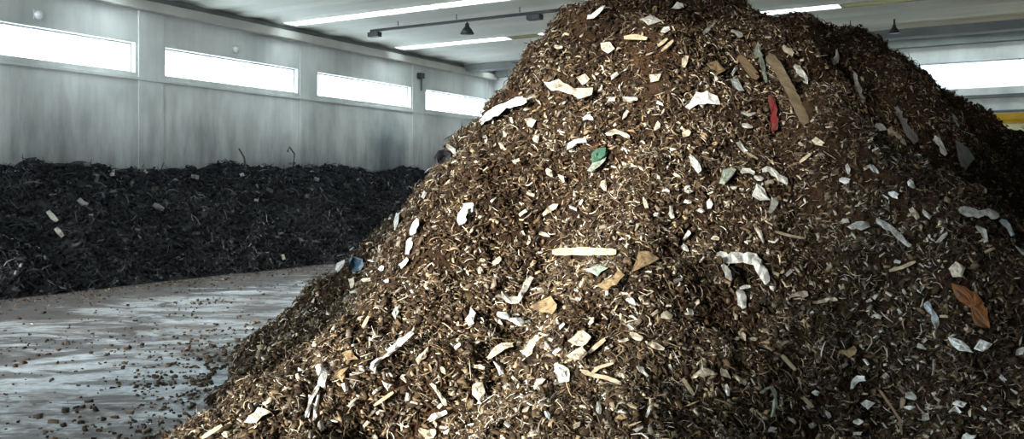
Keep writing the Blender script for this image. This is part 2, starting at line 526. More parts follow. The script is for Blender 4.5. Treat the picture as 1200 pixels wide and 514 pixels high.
def pendant(loc, top, label, s=1.0):
    t = empty('pendant_lamp', loc)
    bm = bmesh.new(); add_lathe(bm, [(0.16 * s, -0.20 * s), (0.165 * s, -0.19 * s), (0.11 * s, -0.09 * s), (0.05 * s, -0.02 * s), (0.045 * s, 0.05 * s), (0.0, 0.06 * s)], 20)
    bm_obj('lamp_shade', bm, black, t, True)
    bm = bmesh.new(); add_tube(bm, [(0, 0, 0.05 * s), (0, 0, top - loc[2])], 0.02, 8)
    bm_obj('stem', bm, black, t)
    bm = bmesh.new(); add_lathe(bm, [(0.0, -0.17 * s), (0.05 * s, -0.15 * s), (0.055 * s, -0.11 * s), (0.03 * s, -0.06 * s)], 14)
    bm_obj('bulb', bm, mat('unlit_bulb_glass', (0.5, 0.5, 0.48), 0.15), t, True)
    return tag(t, label, 'lamp')


p = at(552, 31, 20.6)
pendant((p[0], 17.2, 5.40), 5.48, 'black bell-shaped pendant lamp hanging from the long cable rail near the windows')
p = at(1048, 31, 21.2)
pendant((p[0], p[1], p[2]), CH + 0.02, 'black pendant lamp on a long stem above the dark flank of the big heap', 0.8)

whitep = noise_mat('white_enamel', (0.75, 0.76, 0.76), (0.85, 0.85, 0.85), 6, 0.4)
for y, lab in ((9.95, 'small white round wall lamp above the first window, nearest the viewer'),
               (14.75, 'small white round wall lamp above the second window, farther along the hall')):
    t = empty('wall_lamp', (LW, y, 4.9))
    bm = bmesh.new(); add_lathe(bm, [(0.08, 0.0), (0.08, 0.04), (0.06, 0.07), (0.0, 0.09)], 18, 'x'); bm_obj('lamp_shade', bm, whitep, t, True)
    bm = bmesh.new(); add_box(bm, 0, 0.02, -0.09, 0.09, -0.095, 0.095, 0.006); bm_obj('back_plate', bm, framem, t)
    tag(t, lab, 'lamp', 'round lamps on the window wall')
t = empty('wall_bracket', (LW + 0.03, 21.98, 5.0))
bm = bmesh.new(); add_box(bm, 0, 0.16, -0.10, 0.10, -0.03, 0.14, 0.02); bm_obj('bracket_box', bm, black, t)
bm = bmesh.new(); add_tube(bm, [(0.1, 0, -0.05), (0.1, 0, -0.4)], 0.03, 8); bm_obj('conduit', bm, black, t)
tag(t, 'dark junction bracket with a conduit on the pillar before the last window', 'bracket')

# ------------------------------------------------------------------ the big heap
RIDGE = [(712, 6, 9.0), (742, -8, 9.1), (800, -6, 9.5), (860, 10, 10.1), (905, 26, 10.7), (960, 42, 11.5), (1010, 49, 12.2), (1060, 76, 12.9),
         (1095, 115, 13.3), (1150, 124, 13.7), (1172, 146, 13.9), (1200, 196, 14.2), (1250, 270, 14.5)]
SPURS = [((0.3, 8.0, 2.4), (-1.42, 5.75, 0.22), 0.9), ((-0.4, 8.3, 1.75), (-1.52, 8.15, 0.92), 1.3), ((-0.8, 7.6, 1.2), (-1.72, 7.3, 0.45), 1.3), ((2.2, 8.9, 2.9), (4.6, 6.0, 0.8), 0.9), ((1.0, 8.5, 2.6), (0.8, 5.4, 0.5), 0.8)]
RP = []
for px, py, d in RIDGE:
    RP.append(((px - CX) / F * d, d, EYE + (HY - py) / F * d))


def heap_base(r, d):
    """the cone-nosed windrow: distance below a ridge line at the angle of repose"""
    h = np.full(np.shape(r), -9.0)
    for (ra_, da_, ha), (rb_, db_, hb_), sl in [(a, c, 1.12) for a, c in zip(RP, RP[1:])] + SPURS:
        vx, vy = rb_ - ra_, db_ - da_
        t = np.clip(((r - ra_) * vx + (d - da_) * vy) / (vx * vx + vy * vy), 0, 1)
        q = np.hypot(r - ra_ - t * vx, d - da_ - t * vy)
        h = np.maximum(h, ha + (hb_ - ha) * t - sl * (np.sqrt(q * q + 0.06) - 0.245))
    return np.where(h < 0.7, 0.7 - (0.7 - h) * 0.8, h)      # the toe flares outward


def heap_coarse(r, d):
    h = heap_base(r, d)
    h = h + 0.13 * vnoise(r / 1.9, d / 1.9, 0, 1) + 0.17 * vnoise(r / 0.75, d / 0.75, h / 0.75, 2)
    return h


def heap_full(r, d):
    h = heap_coarse(r, d)
    h = h + 0.115 * vnoise(r / 0.36, d / 0.36, h / 0.36, 3) + 0.055 * vnoise(r / 0.17, d / 0.17, h / 0.17, 4)
    h = h + 0.024 * vnoise(r / 0.085, d / 0.085, h / 0.085, 5)
    return h


def grad_n(fn, r, d, e=0.12):
    gx = (fn(r + e, d) - fn(r - e, d)) / (2 * e); gy = (fn(r, d + e) - fn(r, d - e)) / (2 * e)
    n = np.stack([-gx, -gy, np.ones_like(gx)], -1)
    return n / np.linalg.norm(n, axis=-1, keepdims=True)


def toW(P):
    """array of (r, d, z) -> hall coordinates"""
    P = np.asarray(P, float)
    return np.stack([-P[..., 1] * ST + P[..., 0] * CT, P[..., 1] * CT + P[..., 0] * ST, P[..., 2]], -1)


STEP = 0.045
rs = np.arange(-5.2, 13.5, STEP); dsx = np.arange(2.6, 21.5, STEP)
R, D = np.meshgrid(rs, dsx, indexing='ij')
H = heap_full(R, D)
keep = H > -0.04
fk = keep[:-1, :-1] & keep[1:, :-1] & keep[:-1, 1:] & keep[1:, 1:]
idx = np.arange(R.size).reshape(R.shape)
quads = np.stack([idx[:-1, :-1][fk], idx[1:, :-1][fk], idx[1:, 1:][fk], idx[:-1, 1:][fk]], -1)
used = np.unique(quads); remap = np.full(R.size, -1); remap[used] = np.arange(len(used))
V = toW(np.stack([R.ravel(), D.ravel(), np.maximum(H.ravel(), -0.02)], -1))[used]

soil = mat('damp_brown_compost', rough=0.95)
b = soil.node_tree.nodes['Principled BSDF']; b.inputs['Specular IOR Level'].default_value = 0.15
tc = N(soil, 'ShaderNodeTexCoord')
s1 = N(soil, 'ShaderNodeTexNoise', Scale=1.1, Detail=6.0, Roughness=0.6); L(soil, tc.outputs['Object'], s1.inputs['Vector'])
s2 = N(soil, 'ShaderNodeTexNoise', Scale=28.0, Detail=6.0, Roughness=0.7); L(soil, tc.outputs['Object'], s2.inputs['Vector'])
q1 = ramp(soil, [(0.35, (0.020, 0.013, 0.009)), (0.55, (0.045, 0.026, 0.014)), (0.7, (0.075, 0.040, 0.020))])
q2 = ramp(soil, [(0.35, (0.4, 0.4, 0.4)), (0.65, (1.5, 1.4, 1.3))])
L(soil, s1.outputs['Fac'], q1.inputs['Fac']); L(soil, s2.outputs['Fac'], q2.inputs['Fac'])
mm = N(soil, 'ShaderNodeMixRGB', blend_type='MULTIPLY'); mm.inputs['Fac'].default_value = 1
L(soil, q1.outputs['Color'], mm.inputs['Color1']); L(soil, q2.outputs['Color'], mm.inputs['Color2']); L(soil, mm.outputs['Color'], b.inputs['Base Color'])
bp = N(soil, 'ShaderNodeBump', Strength=0.9, Distance=0.03); L(soil, s2.outputs['Fac'], bp.inputs['Height']); L(soil, bp.outputs['Normal'], b.inputs['Normal'])

heap = link('compost_heap', fast_mesh('compost_heap', V, remap[quads]), soil, None, True)
tag(heap, 'huge brown heap of shredded compost and waste rising to the roof on the concrete floor', 'compost heap', 'heaps of compost in the hall')

# ------------------------------------------------------------------ scraps one can pick out on the heap
def cast(px, py, near=3.6, far=19.0):
    """where the line of sight meets the heap's coarse skin: distance forward"""
    px = np.asarray(px, float); py = np.asarray(py, float)
    ax = (px - CX) / F; az = (HY - py) / F
    best = np.full(px.shape, (near + far) / 2); gap = np.full(px.shape, -99.0); hit = np.zeros(px.shape, bool); res = np.zeros(px.shape)
    for d in np.arange(near, far, 0.07):
        g = heap_coarse(ax * d, np.full(px.shape, d)) - (EYE + az * d)
        new = (~hit) & (g > 0)
        res[new] = d; hit |= new
        up = (g > gap) & ~hit
        best[up] = d; gap[up] = g[up]
        if hit.all():
            break
    lo = res - 0.07; hi = res.copy()
    for _ in range(6):
        m = (lo + hi) / 2
        g = heap_coarse(ax * m, m) - (EYE + az * m)
        hi = np.where(g > 0, m, hi); lo = np.where(g > 0, lo, m)
    return np.where(hit, hi, best)


SCRAP_V = []
from mathutils.bvhtree import BVHTree
HEAP_BVH = BVHTree.FromPolygons([v.co for v in heap.data.vertices], [tuple(f.vertices) for f in heap.data.polygons])


def scrap_mesh(name, geos, m, thick, crumple, rigid, rnd):
    """each geo: ('s', [(px,py)...], width) a strip, ('p', [(px,py)...]) a sheet, ('b', (px,py), radius) a small bit"""
    pv, faces, kinds = [], [], []
    for g in geos:
        base = len(pv)
        if g[0] == 's':
            pts = [np.array(q, float) for q in g[1]]; w = g[2] / 2
            seg = []
            for a, c in zip(pts, pts[1:]):
                k = max(1, int(np.hypot(*(c - a)) / 5))
                seg += [a + (c - a) * j / k for j in range(k)]
            seg.append(pts[-1]); seg = np.array(seg)
            if not rigid and len(seg) > 3:
                sm = seg.copy(); sm[1:-1] = (seg[:-2] + 2 * seg[1:-1] + seg[2:]) / 4; seg = sm
            n = len(seg)
            for i in range(n):
                t = seg[min(i + 1, n - 1)] - seg[max(i - 1, 0)]; t /= np.hypot(*t) + 1e-6
                nn = np.array([-t[1], t[0]])
                e = min(i, n - 1 - i)
                ww = w * ((0.3 + 0.45 * rnd.random()) if e == 0 else (0.68 + 0.55 * rnd.random()))
                if rigid: ww = w * (0.5 + 0.25 * rnd.random() if e == 0 else 0.85 + 0.25 * rnd.random())
                for s in (-1, 0, 1):
                    q = seg[i] + nn * ww * s + (0 if rigid else 1) * np.array([rnd.uniform(-.4, .4), rnd.uniform(-.4, .4)]) * w * (1 if s else .6)
                    pv.append(q); kinds.append(0.5 if s == 0 else 0.0)
            for i in range(n - 1):
                for s in (0, 1):
                    faces.append((base + 3 * i + s, base + 3 * i + s + 1, base + 3 * i + s + 4, base + 3 * i + s + 3))
        else:
            if g[0] == 'b':
                k = 6; a0 = rnd.random() * 6; el = rnd.uniform(0.5, 1.0)
                poly = [np.array([g[1][0] + g[2] * math.cos(a0 + 6.283 * j / k) * rnd.uniform(.5, 1.3),
                                  g[1][1] + g[2] * el * math.sin(a0 + 6.283 * j / k) * rnd.uniform(.5, 1.3)]) for j in range(k)]
            else:
                poly = []
                pts = [np.array(q, float) for q in g[1]]
                for a, c in zip(pts, pts[1:] + pts[:1]):
                    k = max(1, int(np.hypot(*(c - a)) / 6))
                    poly += [a + (c - a) * j / k + np.array([rnd.uniform(-1, 1), rnd.uniform(-1, 1)]) * (1.5 if j else 0.8) for j in range(k)]
            n = len(poly); cen = sum(poly) / n
            for rr_, kk in ((1.0, 0.0), (0.68, 0.6), (0.34, 1.0)):
                for q in poly:
                    pv.append(cen + (q - cen) * rr_); kinds.append(kk)
            pv.append(cen); kinds.append(0.7)
            for ring in (0, 1):
                for j in range(n):
                    a, c = base + ring * n + j, base + ring * n + (j + 1) % n
                    faces.append((a, c, c + n, a + n))
            for j in range(n):
                faces.append((base + 2 * n + j, base + 2 * n + (j + 1) % n, base + 3 * n))
    pv = np.array(pv); kinds = np.array(kinds)
    c0 = pv.mean(0)
    d0 = float(cast([c0[0]], [c0[1]])[0]); ax = (pv[:, 0] - CX) / F; az = (HY - pv[:, 1]) / F
    r0 = (c0[0] - CX) / F * d0; z0 = EYE + (HY - c0[1]) / F * d0
    nr = grad_n(heap_coarse, np.array([r0]), np.array([d0]), 0.16)[0]
    toe = np.array([-r0, -d0, EYE - z0]); toe /= np.linalg.norm(toe)
    if nr @ toe < 0.35:
        nr = nr + toe * (0.45 - nr @ toe); nr /= np.linalg.norm(nr)
    dirs = np.stack([ax, np.ones_like(ax), az], -1)
    eye = np.array([0, 0, EYE])
    t_pl = ((np.array([r0, d0, z0]) - eye) @ nr) / (dirs @ nr)
    t_pl = np.clip(t_pl, d0 - 0.6, d0 + 0.6)
    if rigid:
        t = t_pl
    else:
        t = 0.4 * t_pl + 0.6 * np.clip(cast(pv[:, 0], pv[:, 1], d0 - 0.6, d0 + 0.9), t_pl - 0.2, t_pl + 0.2)
    rr_, dd_ = ax * t, t
    bump = np.max((heap_full(rr_, dd_) - heap_coarse(rr_, dd_))) * nr[2]
    lift = 0.036 + 0.9 * max(bump, -0.01)
    mv = lift / max(0.4, nr @ toe)
    cr = np.array([rnd.uniform(-1, 1) for _ in range(len(pv))]) * crumple + kinds * crumple * 0.8
    t = t - mv - cr
    for _ in range(16):                        # settle on top of the lumps instead of inside them
        inside = 0
        for q in toW(dirs * t[:, None] + eye):
            v = Vector(q) - Vector((0, 0, EYE)); hit = HEAP_BVH.ray_cast(Vector((0, 0, EYE)), v.normalized())
            if hit[0] is not None and hit[3] < v.length + 0.03: inside += 1
        if inside <= 0.06 * len(pv):
            break
        t = t - 0.035
    top = dirs * t[:, None] + eye
    bot = dirs * (t + thick)[:, None] + eye
    n = len(pv)
    cnt = {}
    for f in faces:
        for a, c in zip(f, f[1:] + f[:1]):
            cnt[(a, c)] = 1
    allf = [tuple(f) for f in faces] + [tuple(i + n for i in f[::-1]) for f in faces]
    for (a, c) in cnt:
        if (c, a) not in cnt:
            allf.append((c, a, a + n, c + n))
    SCRAP_V.append(top.copy())
    Vw = toW(np.concatenate([top, bot])); org = Vw[:n].mean(0)
    bm = bmesh.new(); vs = [bm.verts.new(v) for v in (Vw - org)]
    for f in allf:
        try: bm.faces.new([vs[i] for i in f])
        except ValueError: pass
    o = bm_obj(name, bm, m, None, False)
    o.location = org
    return o


def film(name, c, rough=0.5, caked=0.85):
    m = noise_mat(name, tuple(v * 0.72 for v in c), c, 14, rough, lo=0.25, hi=0.55, bump=0.25)
    b_ = m.node_tree.nodes['Principled BSDF']; src = b_.inputs['Base Color'].links[0].from_socket     # caked with earth in patches
    t_ = N(m, 'ShaderNodeTexCoord'); g_ = N(m, 'ShaderNodeTexNoise', Scale=13.0, Detail=5.0, Roughness=0.65)
    v_ = N(m, 'ShaderNodeVectorMath', operation='ADD'); oi = N(m, 'ShaderNodeObjectInfo')
    L(m, t_.outputs['Object'], v_.inputs[0]); L(m, oi.outputs['Random'], v_.inputs[1]); L(m, v_.outputs['Vector'], g_.inputs['Vector'])
    k_ = ramp(m, [(0.47, (0, 0, 0)), (0.66, (caked,) * 3)]); L(m, g_.outputs['Fac'], k_.inputs['Fac'])
    x_ = N(m, 'ShaderNodeMixRGB'); x_.inputs['Color2'].default_value = (0.09, 0.06, 0.038, 1)
    L(m, k_.outputs['Color'], x_.inputs['Fac']); L(m, src, x_.inputs['Color1']); L(m, x_.outputs['Color'], b_.inputs['Base Color'])
    m.node_tree.nodes['Principled BSDF'].inputs['Specular IOR Level'].default_value = 0.35
    return m


MATS = {  # code: (material, colour word, noun, object name, thickness, crumple, rigid)
    'w': (film('white_plastic', (0.84, 0.84, 0.80), 0.5, 0.75), 'white', 'plastic scrap', 'plastic_scrap', 0.004, 0.016, False),
    'c': (film('cream_paper', (0.62, 0.55, 0.42), 0.8, 0.95), 'cream', 'paper scrap', 'paper_scrap', 0.005, 0.010, False),
    'g': (film('grey_film', (0.48, 0.47, 0.43)), 'grey', 'plastic scrap', 'plastic_scrap', 0.004, 0.012, False),
    'b': (film('bluish_film', (0.50, 0.56, 0.58)), 'bluish grey', 'plastic scrap', 'plastic_scrap', 0.004, 0.012, False),
    'd': (film('dim_grey_film', (0.20, 0.20, 0.20)), 'dull dark grey', 'plastic scrap', 'plastic_scrap', 0.004, 0.012, False),
    't': (film('tan_cardboard', (0.40, 0.28, 0.15), 0.85), 'tan', 'cardboard scrap', 'cardboard_scrap', 0.010, 0.008, False),
    'o': (film('rusty_orange_sheet', (0.21, 0.075, 0.02), 0.8), 'rusty orange', 'sheet scrap', 'sheet_scrap', 0.008, 0.014, False),
    'k': (noise_mat('peeled_wood', (0.30, 0.23, 0.14), (0.58, 0.49, 0.34), 16, 0.8, stretch=(1, 1, 0.3)), 'pale', 'wood splinter', 'wood_splinter', 0.020, 0.0, True),
    'n': (noise_mat('brown_wood', (0.15, 0.10, 0.055), (0.30, 0.21, 0.12), 18, 0.85, stretch=(1, 1, 0.3)), 'brown', 'wood splinter', 'wood_splinter', 0.018, 0.0, True),
    'r': (film('red_cloth', (0.17, 0.014, 0.018), 0.9), 'red', 'cloth scrap', 'cloth_scrap', 0.006, 0.014, False),
    'e': (film('green_film', (0.05, 0.15, 0.10)), 'green', 'plastic scrap', 'plastic_scrap', 0.004, 0.012, False),
    'v': (film('pale_green_film', (0.36, 0.43, 0.36)), 'pale green', 'plastic scrap', 'plastic_scrap', 0.004, 0.010, False),
    'u': (film('dark_blue_plastic', (0.045, 0.095, 0.135), 0.4, 0.3), 'dark blue', 'plastic scrap', 'plastic_scrap', 0.02, 0.012, False),
}
S, Pg, B = 's', 'p', 'b'
# the pieces that stand out: (object name, landmark phrase, full label, material, shapes)
MAJOR = [
    ('plastic_strip', 'big white bent strip', 'big bright white plastic strip bent at a right angle, middle of the front slope', 'w', [(S, [(839, 297), (848, 302), (858, 304), (870, 302), (882, 301), (888, 307)], 12), (S, [(884, 301), (890, 311), (896, 324), (899, 332)], 13)]),
    ('timber_board', 'weathered board', 'long weathered timber board sticking out steeply near the top of the heap', 'y', [(S, [(900, 64), (912, 80), (926, 105), (945, 145)], 12)]),
    ('red_rag', 'red rag', 'red cloth rag hanging just beside the weathered board', 'r', [(S, [(902, 112), (905, 122), (909, 130), (906, 140), (908, 152)], 10)]),
    ('plastic_sheet', 'crumpled white sheet', 'crumpled white plastic sheet with pointed end, uphill and windowward of the red rag', 'w', [(Pg, [(802, 125), (811, 117), (816, 108), (828, 107), (840, 113), (845, 123), (830, 121), (818, 122), (808, 128)])]),
    ('plastic_sleeve', 'long white sleeve', 'long white plastic sleeve lying along the upper edge of the heap by the windows', 'w', [(S, [(562, 143), (572, 136), (582, 129), (593, 124)], 9), (S, [(590, 125), (600, 119), (616, 118)], 12)]),
    ('plastic_sheet', 'long cream sheet', 'long crumpled cream sheet high on the heap, across from the last window', 'c', [(Pg, [(636, 96), (655, 93), (667, 99), (675, 106), (686, 107), (695, 102), (693, 111), (678, 115), (663, 108), (646, 106)])]),
    ('plastic_strip', 'wavy white strip', 'wavy thin white strip near the very top of the heap', 'w', [(S, [(688, 20), (695, 19), (701, 15), (704, 10), (709, 7)], 5)]),
    ('wood_stick', 'short yellowish stick', 'short level yellowish stick below the peak of the heap', 'k', [(S, [(731, 44), (744, 43), (758, 45)], 6)]),
    ('plastic_curl', 'white arched curl', 'white arched plastic curl above the green film', 'w', [(S, [(664, 176), (667, 168), (675, 163), (687, 164)], 7)]),
    ('green_film', 'green film', 'dark green plastic film crumpled into a hollow of the slope', 'e', [(Pg, [(693, 180), (700, 174), (710, 172), (709, 182), (702, 187), (694, 190)])]),
    ('plastic_sheet', 'pale green flap', 'pale green plastic flap hanging out of the dark green film', 'v', [(Pg, [(687, 200), (695, 190), (703, 184), (712, 178), (710, 187), (702, 195), (693, 201)])]),
    ('wood_stick', 'long peeled stick', 'long pale peeled stick lying level in the middle of the heap', 'k', [(S, [(647, 295), (680, 294), (722, 295)], 9)]),
    ('cardboard_corner', 'tan cardboard corner', 'tan triangular cardboard corner just beyond the end of the long peeled stick', 't', [(Pg, [(740, 318), (745, 303), (749, 295), (760, 294), (773, 303), (760, 310), (748, 316)])]),
    ('cardboard_piece', 'torn tan cardboard', 'torn tan cardboard piece under the end of the long peeled stick', 't', [(Pg, [(700, 334), (713, 327), (724, 316), (732, 322), (722, 333), (710, 339)])]),
    ('plastic_tube', 'white bottle-shaped strip', 'upright white bottle-shaped plastic strip below the big white bent strip', 'w', [(S, [(867, 338), (868, 348), (870, 361)], 9), (S, [(867, 337), (880, 336)], 5)]),
    ('plastic_strip', 'slanting grey strip', 'long slanting grey strip toward the shaded flank', 'g', [(S, [(1027, 258), (1040, 264), (1054, 277), (1067, 289)], 7)]),
    ('torn_film', 'ragged pale film', 'ragged pale film lying level far out on the shaded flank', 'g', [(S, [(1124, 245), (1135, 248), (1147, 251), (1158, 248), (1170, 254)], 11)]),
    ('plastic_sheet', 'pale lens-shaped sheet', 'pale lens-shaped sheet lying level uphill of the slanting grey strip', 'g', [(Pg, [(993, 266), (1003, 260), (1018, 260), (1020, 265), (1010, 269), (998, 269)])]),
    ('plastic_tube', 'white peg-like tube', 'white peg-like plastic tube alone on the dark upper flank', 'w', [(S, [(1095, 161), (1103, 169), (1108, 182)], 8)]),
    ('plastic_strip', 'long drooping grey strip', 'long drooping grey strip on the dark shoulder of the heap', 'd', [(S, [(1050, 124), (1056, 138), (1064, 152), (1073, 167)], 9)]),
    ('plastic_strip', 'thin upright white strip', 'thin nearly upright white strip on the dark shoulder, near the ridge', 'g', [(S, [(1001, 84), (1005, 101), (1013, 121)], 6)]),
    ('plastic_strip', 'kinked white strip', 'kinked white strip beside the weathered board on its shaded side', 'w', [(S, [(930, 76), (938, 84), (947, 98)], 8)]),
    ('plastic_sheet', 'tall grey wedge', 'tall pale grey wedge of film uphill of the red rag', 'v', [(Pg, [(888, 48), (883, 61), (885, 68), (894, 65)]), (S, [(891, 66), (894, 80), (898, 96)], 5)]),
    ('cardboard_strip', 'broad brown slat', 'broad brown wooden slat slanting beside the tall grey wedge', 'n', [(S, [(866, 65), (877, 79), (888, 92)], 10)]),
    ('shredded_film', 'shredded grey film', 'shredded bluish grey film uphill of the crumpled white sheet', 'b', [(Pg, [(855, 92), (865, 91), (873, 107), (866, 106), (859, 101)]), (S, [(858, 88), (862, 80)], 5)]),
    ('plastic_tube', 'curled white roll', 'curled white plastic roll near the windowward edge at mid height', 'w', [(S, [(542, 262), (541, 252), (546, 242), (554, 239)], 9), (S, [(554, 240), (553, 248)], 6)]),
    ('blue_tub', 'dark blue tub', 'dark blue plastic tub half buried at the windowward edge of the heap', 'u', [(Pg, [(408, 304), (414, 300), (424, 303), (427, 311), (422, 318), (411, 318)])]),
    ('plastic_strip', 'hanging white ribbon', 'ragged white ribbon hanging down the steep windowward edge', 'w', [(S, [(489, 256), (485, 266), (481, 276)], 8), (S, [(481, 278), (479, 288), (477, 298)], 6)]),
    ('torn_film', 'two-tailed white film', 'torn white film with two hanging tails low on the windowward edge', 'w', [(S, [(374, 427), (378, 438), (378, 453)], 10), (S, [(374, 448), (365, 465), (359, 489)], 6), (S, [(373, 462), (371, 476), (368, 492)], 5)]),
    ('paper_sheet', 'pale folded paper', 'pale folded paper near the toe of the heap', 'c', [(Pg, [(286, 494), (292, 486), (302, 477), (318, 483), (307, 487), (300, 495)])]),
    ('plastic_strip', 'forked white strip', 'forked white strip with a spear-like blade on the lower slope', 'w', [(S, [(451, 418), (462, 407), (474, 397), (484, 389)], 7), (S, [(435, 432), (438, 424), (451, 418)], 6), (S, [(437, 425), (440, 437)], 5)]),
    ('card', 'pale square card', 'pale greyish square card standing on the lower slope', 'c', [(Pg, [(554, 450), (566, 447), (569, 460), (562, 472), (554, 463)])]),
    ('plastic_flake', 'white drop-shaped flake', 'white drop-shaped flake standing upright on the slope', 'w', [(Pg, [(545, 374), (552, 359), (557, 366), (556, 378), (550, 382)])]),
    ('plastic_strip', 'broad white two-part strip', 'broad white strip in two folded halves beside the white drop-shaped flake', 'w', [(S, [(582, 366), (590, 369), (597, 372)], 9), (S, [(596, 373), (604, 375), (613, 380)], 11)]),
    ('plastic_loop', 'grey looped strip', 'grey looped strip uphill of the broad white two-part strip', 'g', [(S, [(588, 341), (594, 351), (606, 352), (614, 339), (623, 324)], 7)]),
    ('cardboard_fan', 'orange-tan fan of bark', 'orange-tan fan-shaped piece downhill of the long peeled stick', 't', [(Pg, [(620, 359), (634, 352), (646, 346), (653, 356), (648, 368), (634, 365)])]),
    ('paper_wad', 'upper cream wad', 'crumpled cream paper wad, upper one of a pair at the foot of the slope', 'c', [(Pg, [(665, 399), (672, 393), (683, 387), (692, 394), (688, 403), (676, 405)]), (Pg, [(663, 416), (682, 405), (688, 413), (682, 421), (668, 420)])]),
    ('plastic_sheet', 'lower white wad', 'crumpled white film wad, lower one of a pair at the foot of the slope', 'w', [(Pg, [(651, 425), (659, 428), (667, 432), (666, 446), (655, 449), (651, 438)])]),
    ('forked_root', 'forked pale root', 'forked pale root with three prongs at the foot of the slope', 'k', [(S, [(682, 434), (693, 439)], 6), (S, [(692, 438), (702, 430), (719, 425)], 4), (S, [(692, 439), (710, 442), (728, 449)], 5)]),
    ('torn_film', 'star-shaped pale film', 'star-shaped torn pale film low on the front slope', 'c', [(Pg, [(812, 440), (820, 432), (821, 417), (825, 430), (840, 438), (824, 442)])]),
    ('plant_stalk', 'branching pale stalk', 'branching pale greenish stalk low on the front slope', 'v', [(S, [(892, 461), (898, 454), (903, 451), (909, 461), (908, 471), (905, 488)], 5)]),
    ('plastic_hook', 'white hook', 'white hook-shaped plastic piece low on the slope toward the shaded flank', 'w', [(S, [(1000, 455), (998, 446), (1005, 442), (1014, 443)], 8)]),
    ('torn_bag', 'torn white bag', 'torn white plastic bag spread below the rusty orange sheet', 'w', [(Pg, [(1110, 394), (1124, 397), (1135, 405), (1140, 413), (1125, 411), (1116, 404)]), (Pg, [(1141, 408), (1149, 396), (1163, 403), (1151, 412)])]),
    ('plastic_strip', 'bluish white strip', 'bluish white strip hanging beside the rusty orange sheet', 'b', [(S, [(1084, 355), (1094, 367), (1097, 386)], 8)]),
    ('orange_sheet', 'rusty orange sheet', 'crumpled rusty orange sheet on the dark flank of the heap', 'o', [(Pg, [(1115, 331), (1131, 336), (1147, 346), (1158, 364), (1160, 384), (1143, 381), (1137, 362), (1120, 349)])]),
    ('paper_lump', 'tan paper lump', 'crumpled tan paper lump just above the rusty orange sheet', 'c', [(Pg, [(1111, 314), (1121, 306), (1131, 313), (1127, 324), (1117, 324)])]),
    ('plastic_sheet', 'pale leaning panel', 'pale leaning panel of film uphill of the big white bent strip', 'v', [(Pg, [(843, 214), (847, 198), (862, 198), (855, 209), (848, 217)])]),
    ('plastic_piece', 'white spiked tuft', 'white film tuft with a long tail pointing to the shaded flank', 'w', [(S, [(893, 199), (903, 198), (911, 206), (923, 215)], 7)]),
    ('plastic_sheet', 'square white sheet', 'squarish white sheet standing open below the white spiked tuft', 'w', [(Pg, [(881, 229), (886, 214), (896, 222), (903, 234), (891, 235)])]),
    ('plastic_sheet', 'dim hanging sheet', 'dim grey hanging sheet far out on the dark upper flank', 'd', [(Pg, [(1120, 164), (1134, 173), (1142, 186), (1130, 204), (1124, 188)])]),
    ('cardboard_flap', 'yellow-tan flap', 'yellow-tan flap uphill of the forked white strip near the windowward edge', 't', [(Pg, [(399, 413), (412, 410), (420, 420), (405, 422)])]),
    ('plastic_bag', 'black bag', 'black plastic bag bulging from the upper windowward edge of the heap', 'z', [(Pg, [(508, 184), (513, 176), (521, 174), (528, 180), (528, 189), (519, 194), (510, 193)])]),
]
MATS['y'] = (noise_mat('weathered_timber', (0.11, 0.08, 0.046), (0.27, 0.21, 0.125), 9, 0.85, stretch=(1, 1, 0.3)), 'weathered', 'board', 'timber_board', 0.035, 0.0, True)
MATS['z'] = (film('black_bag_film', (0.012, 0.012, 0.016), 0.35, 0.1), 'black', 'plastic bag', 'plastic_bag', 0.03, 0.015, False)

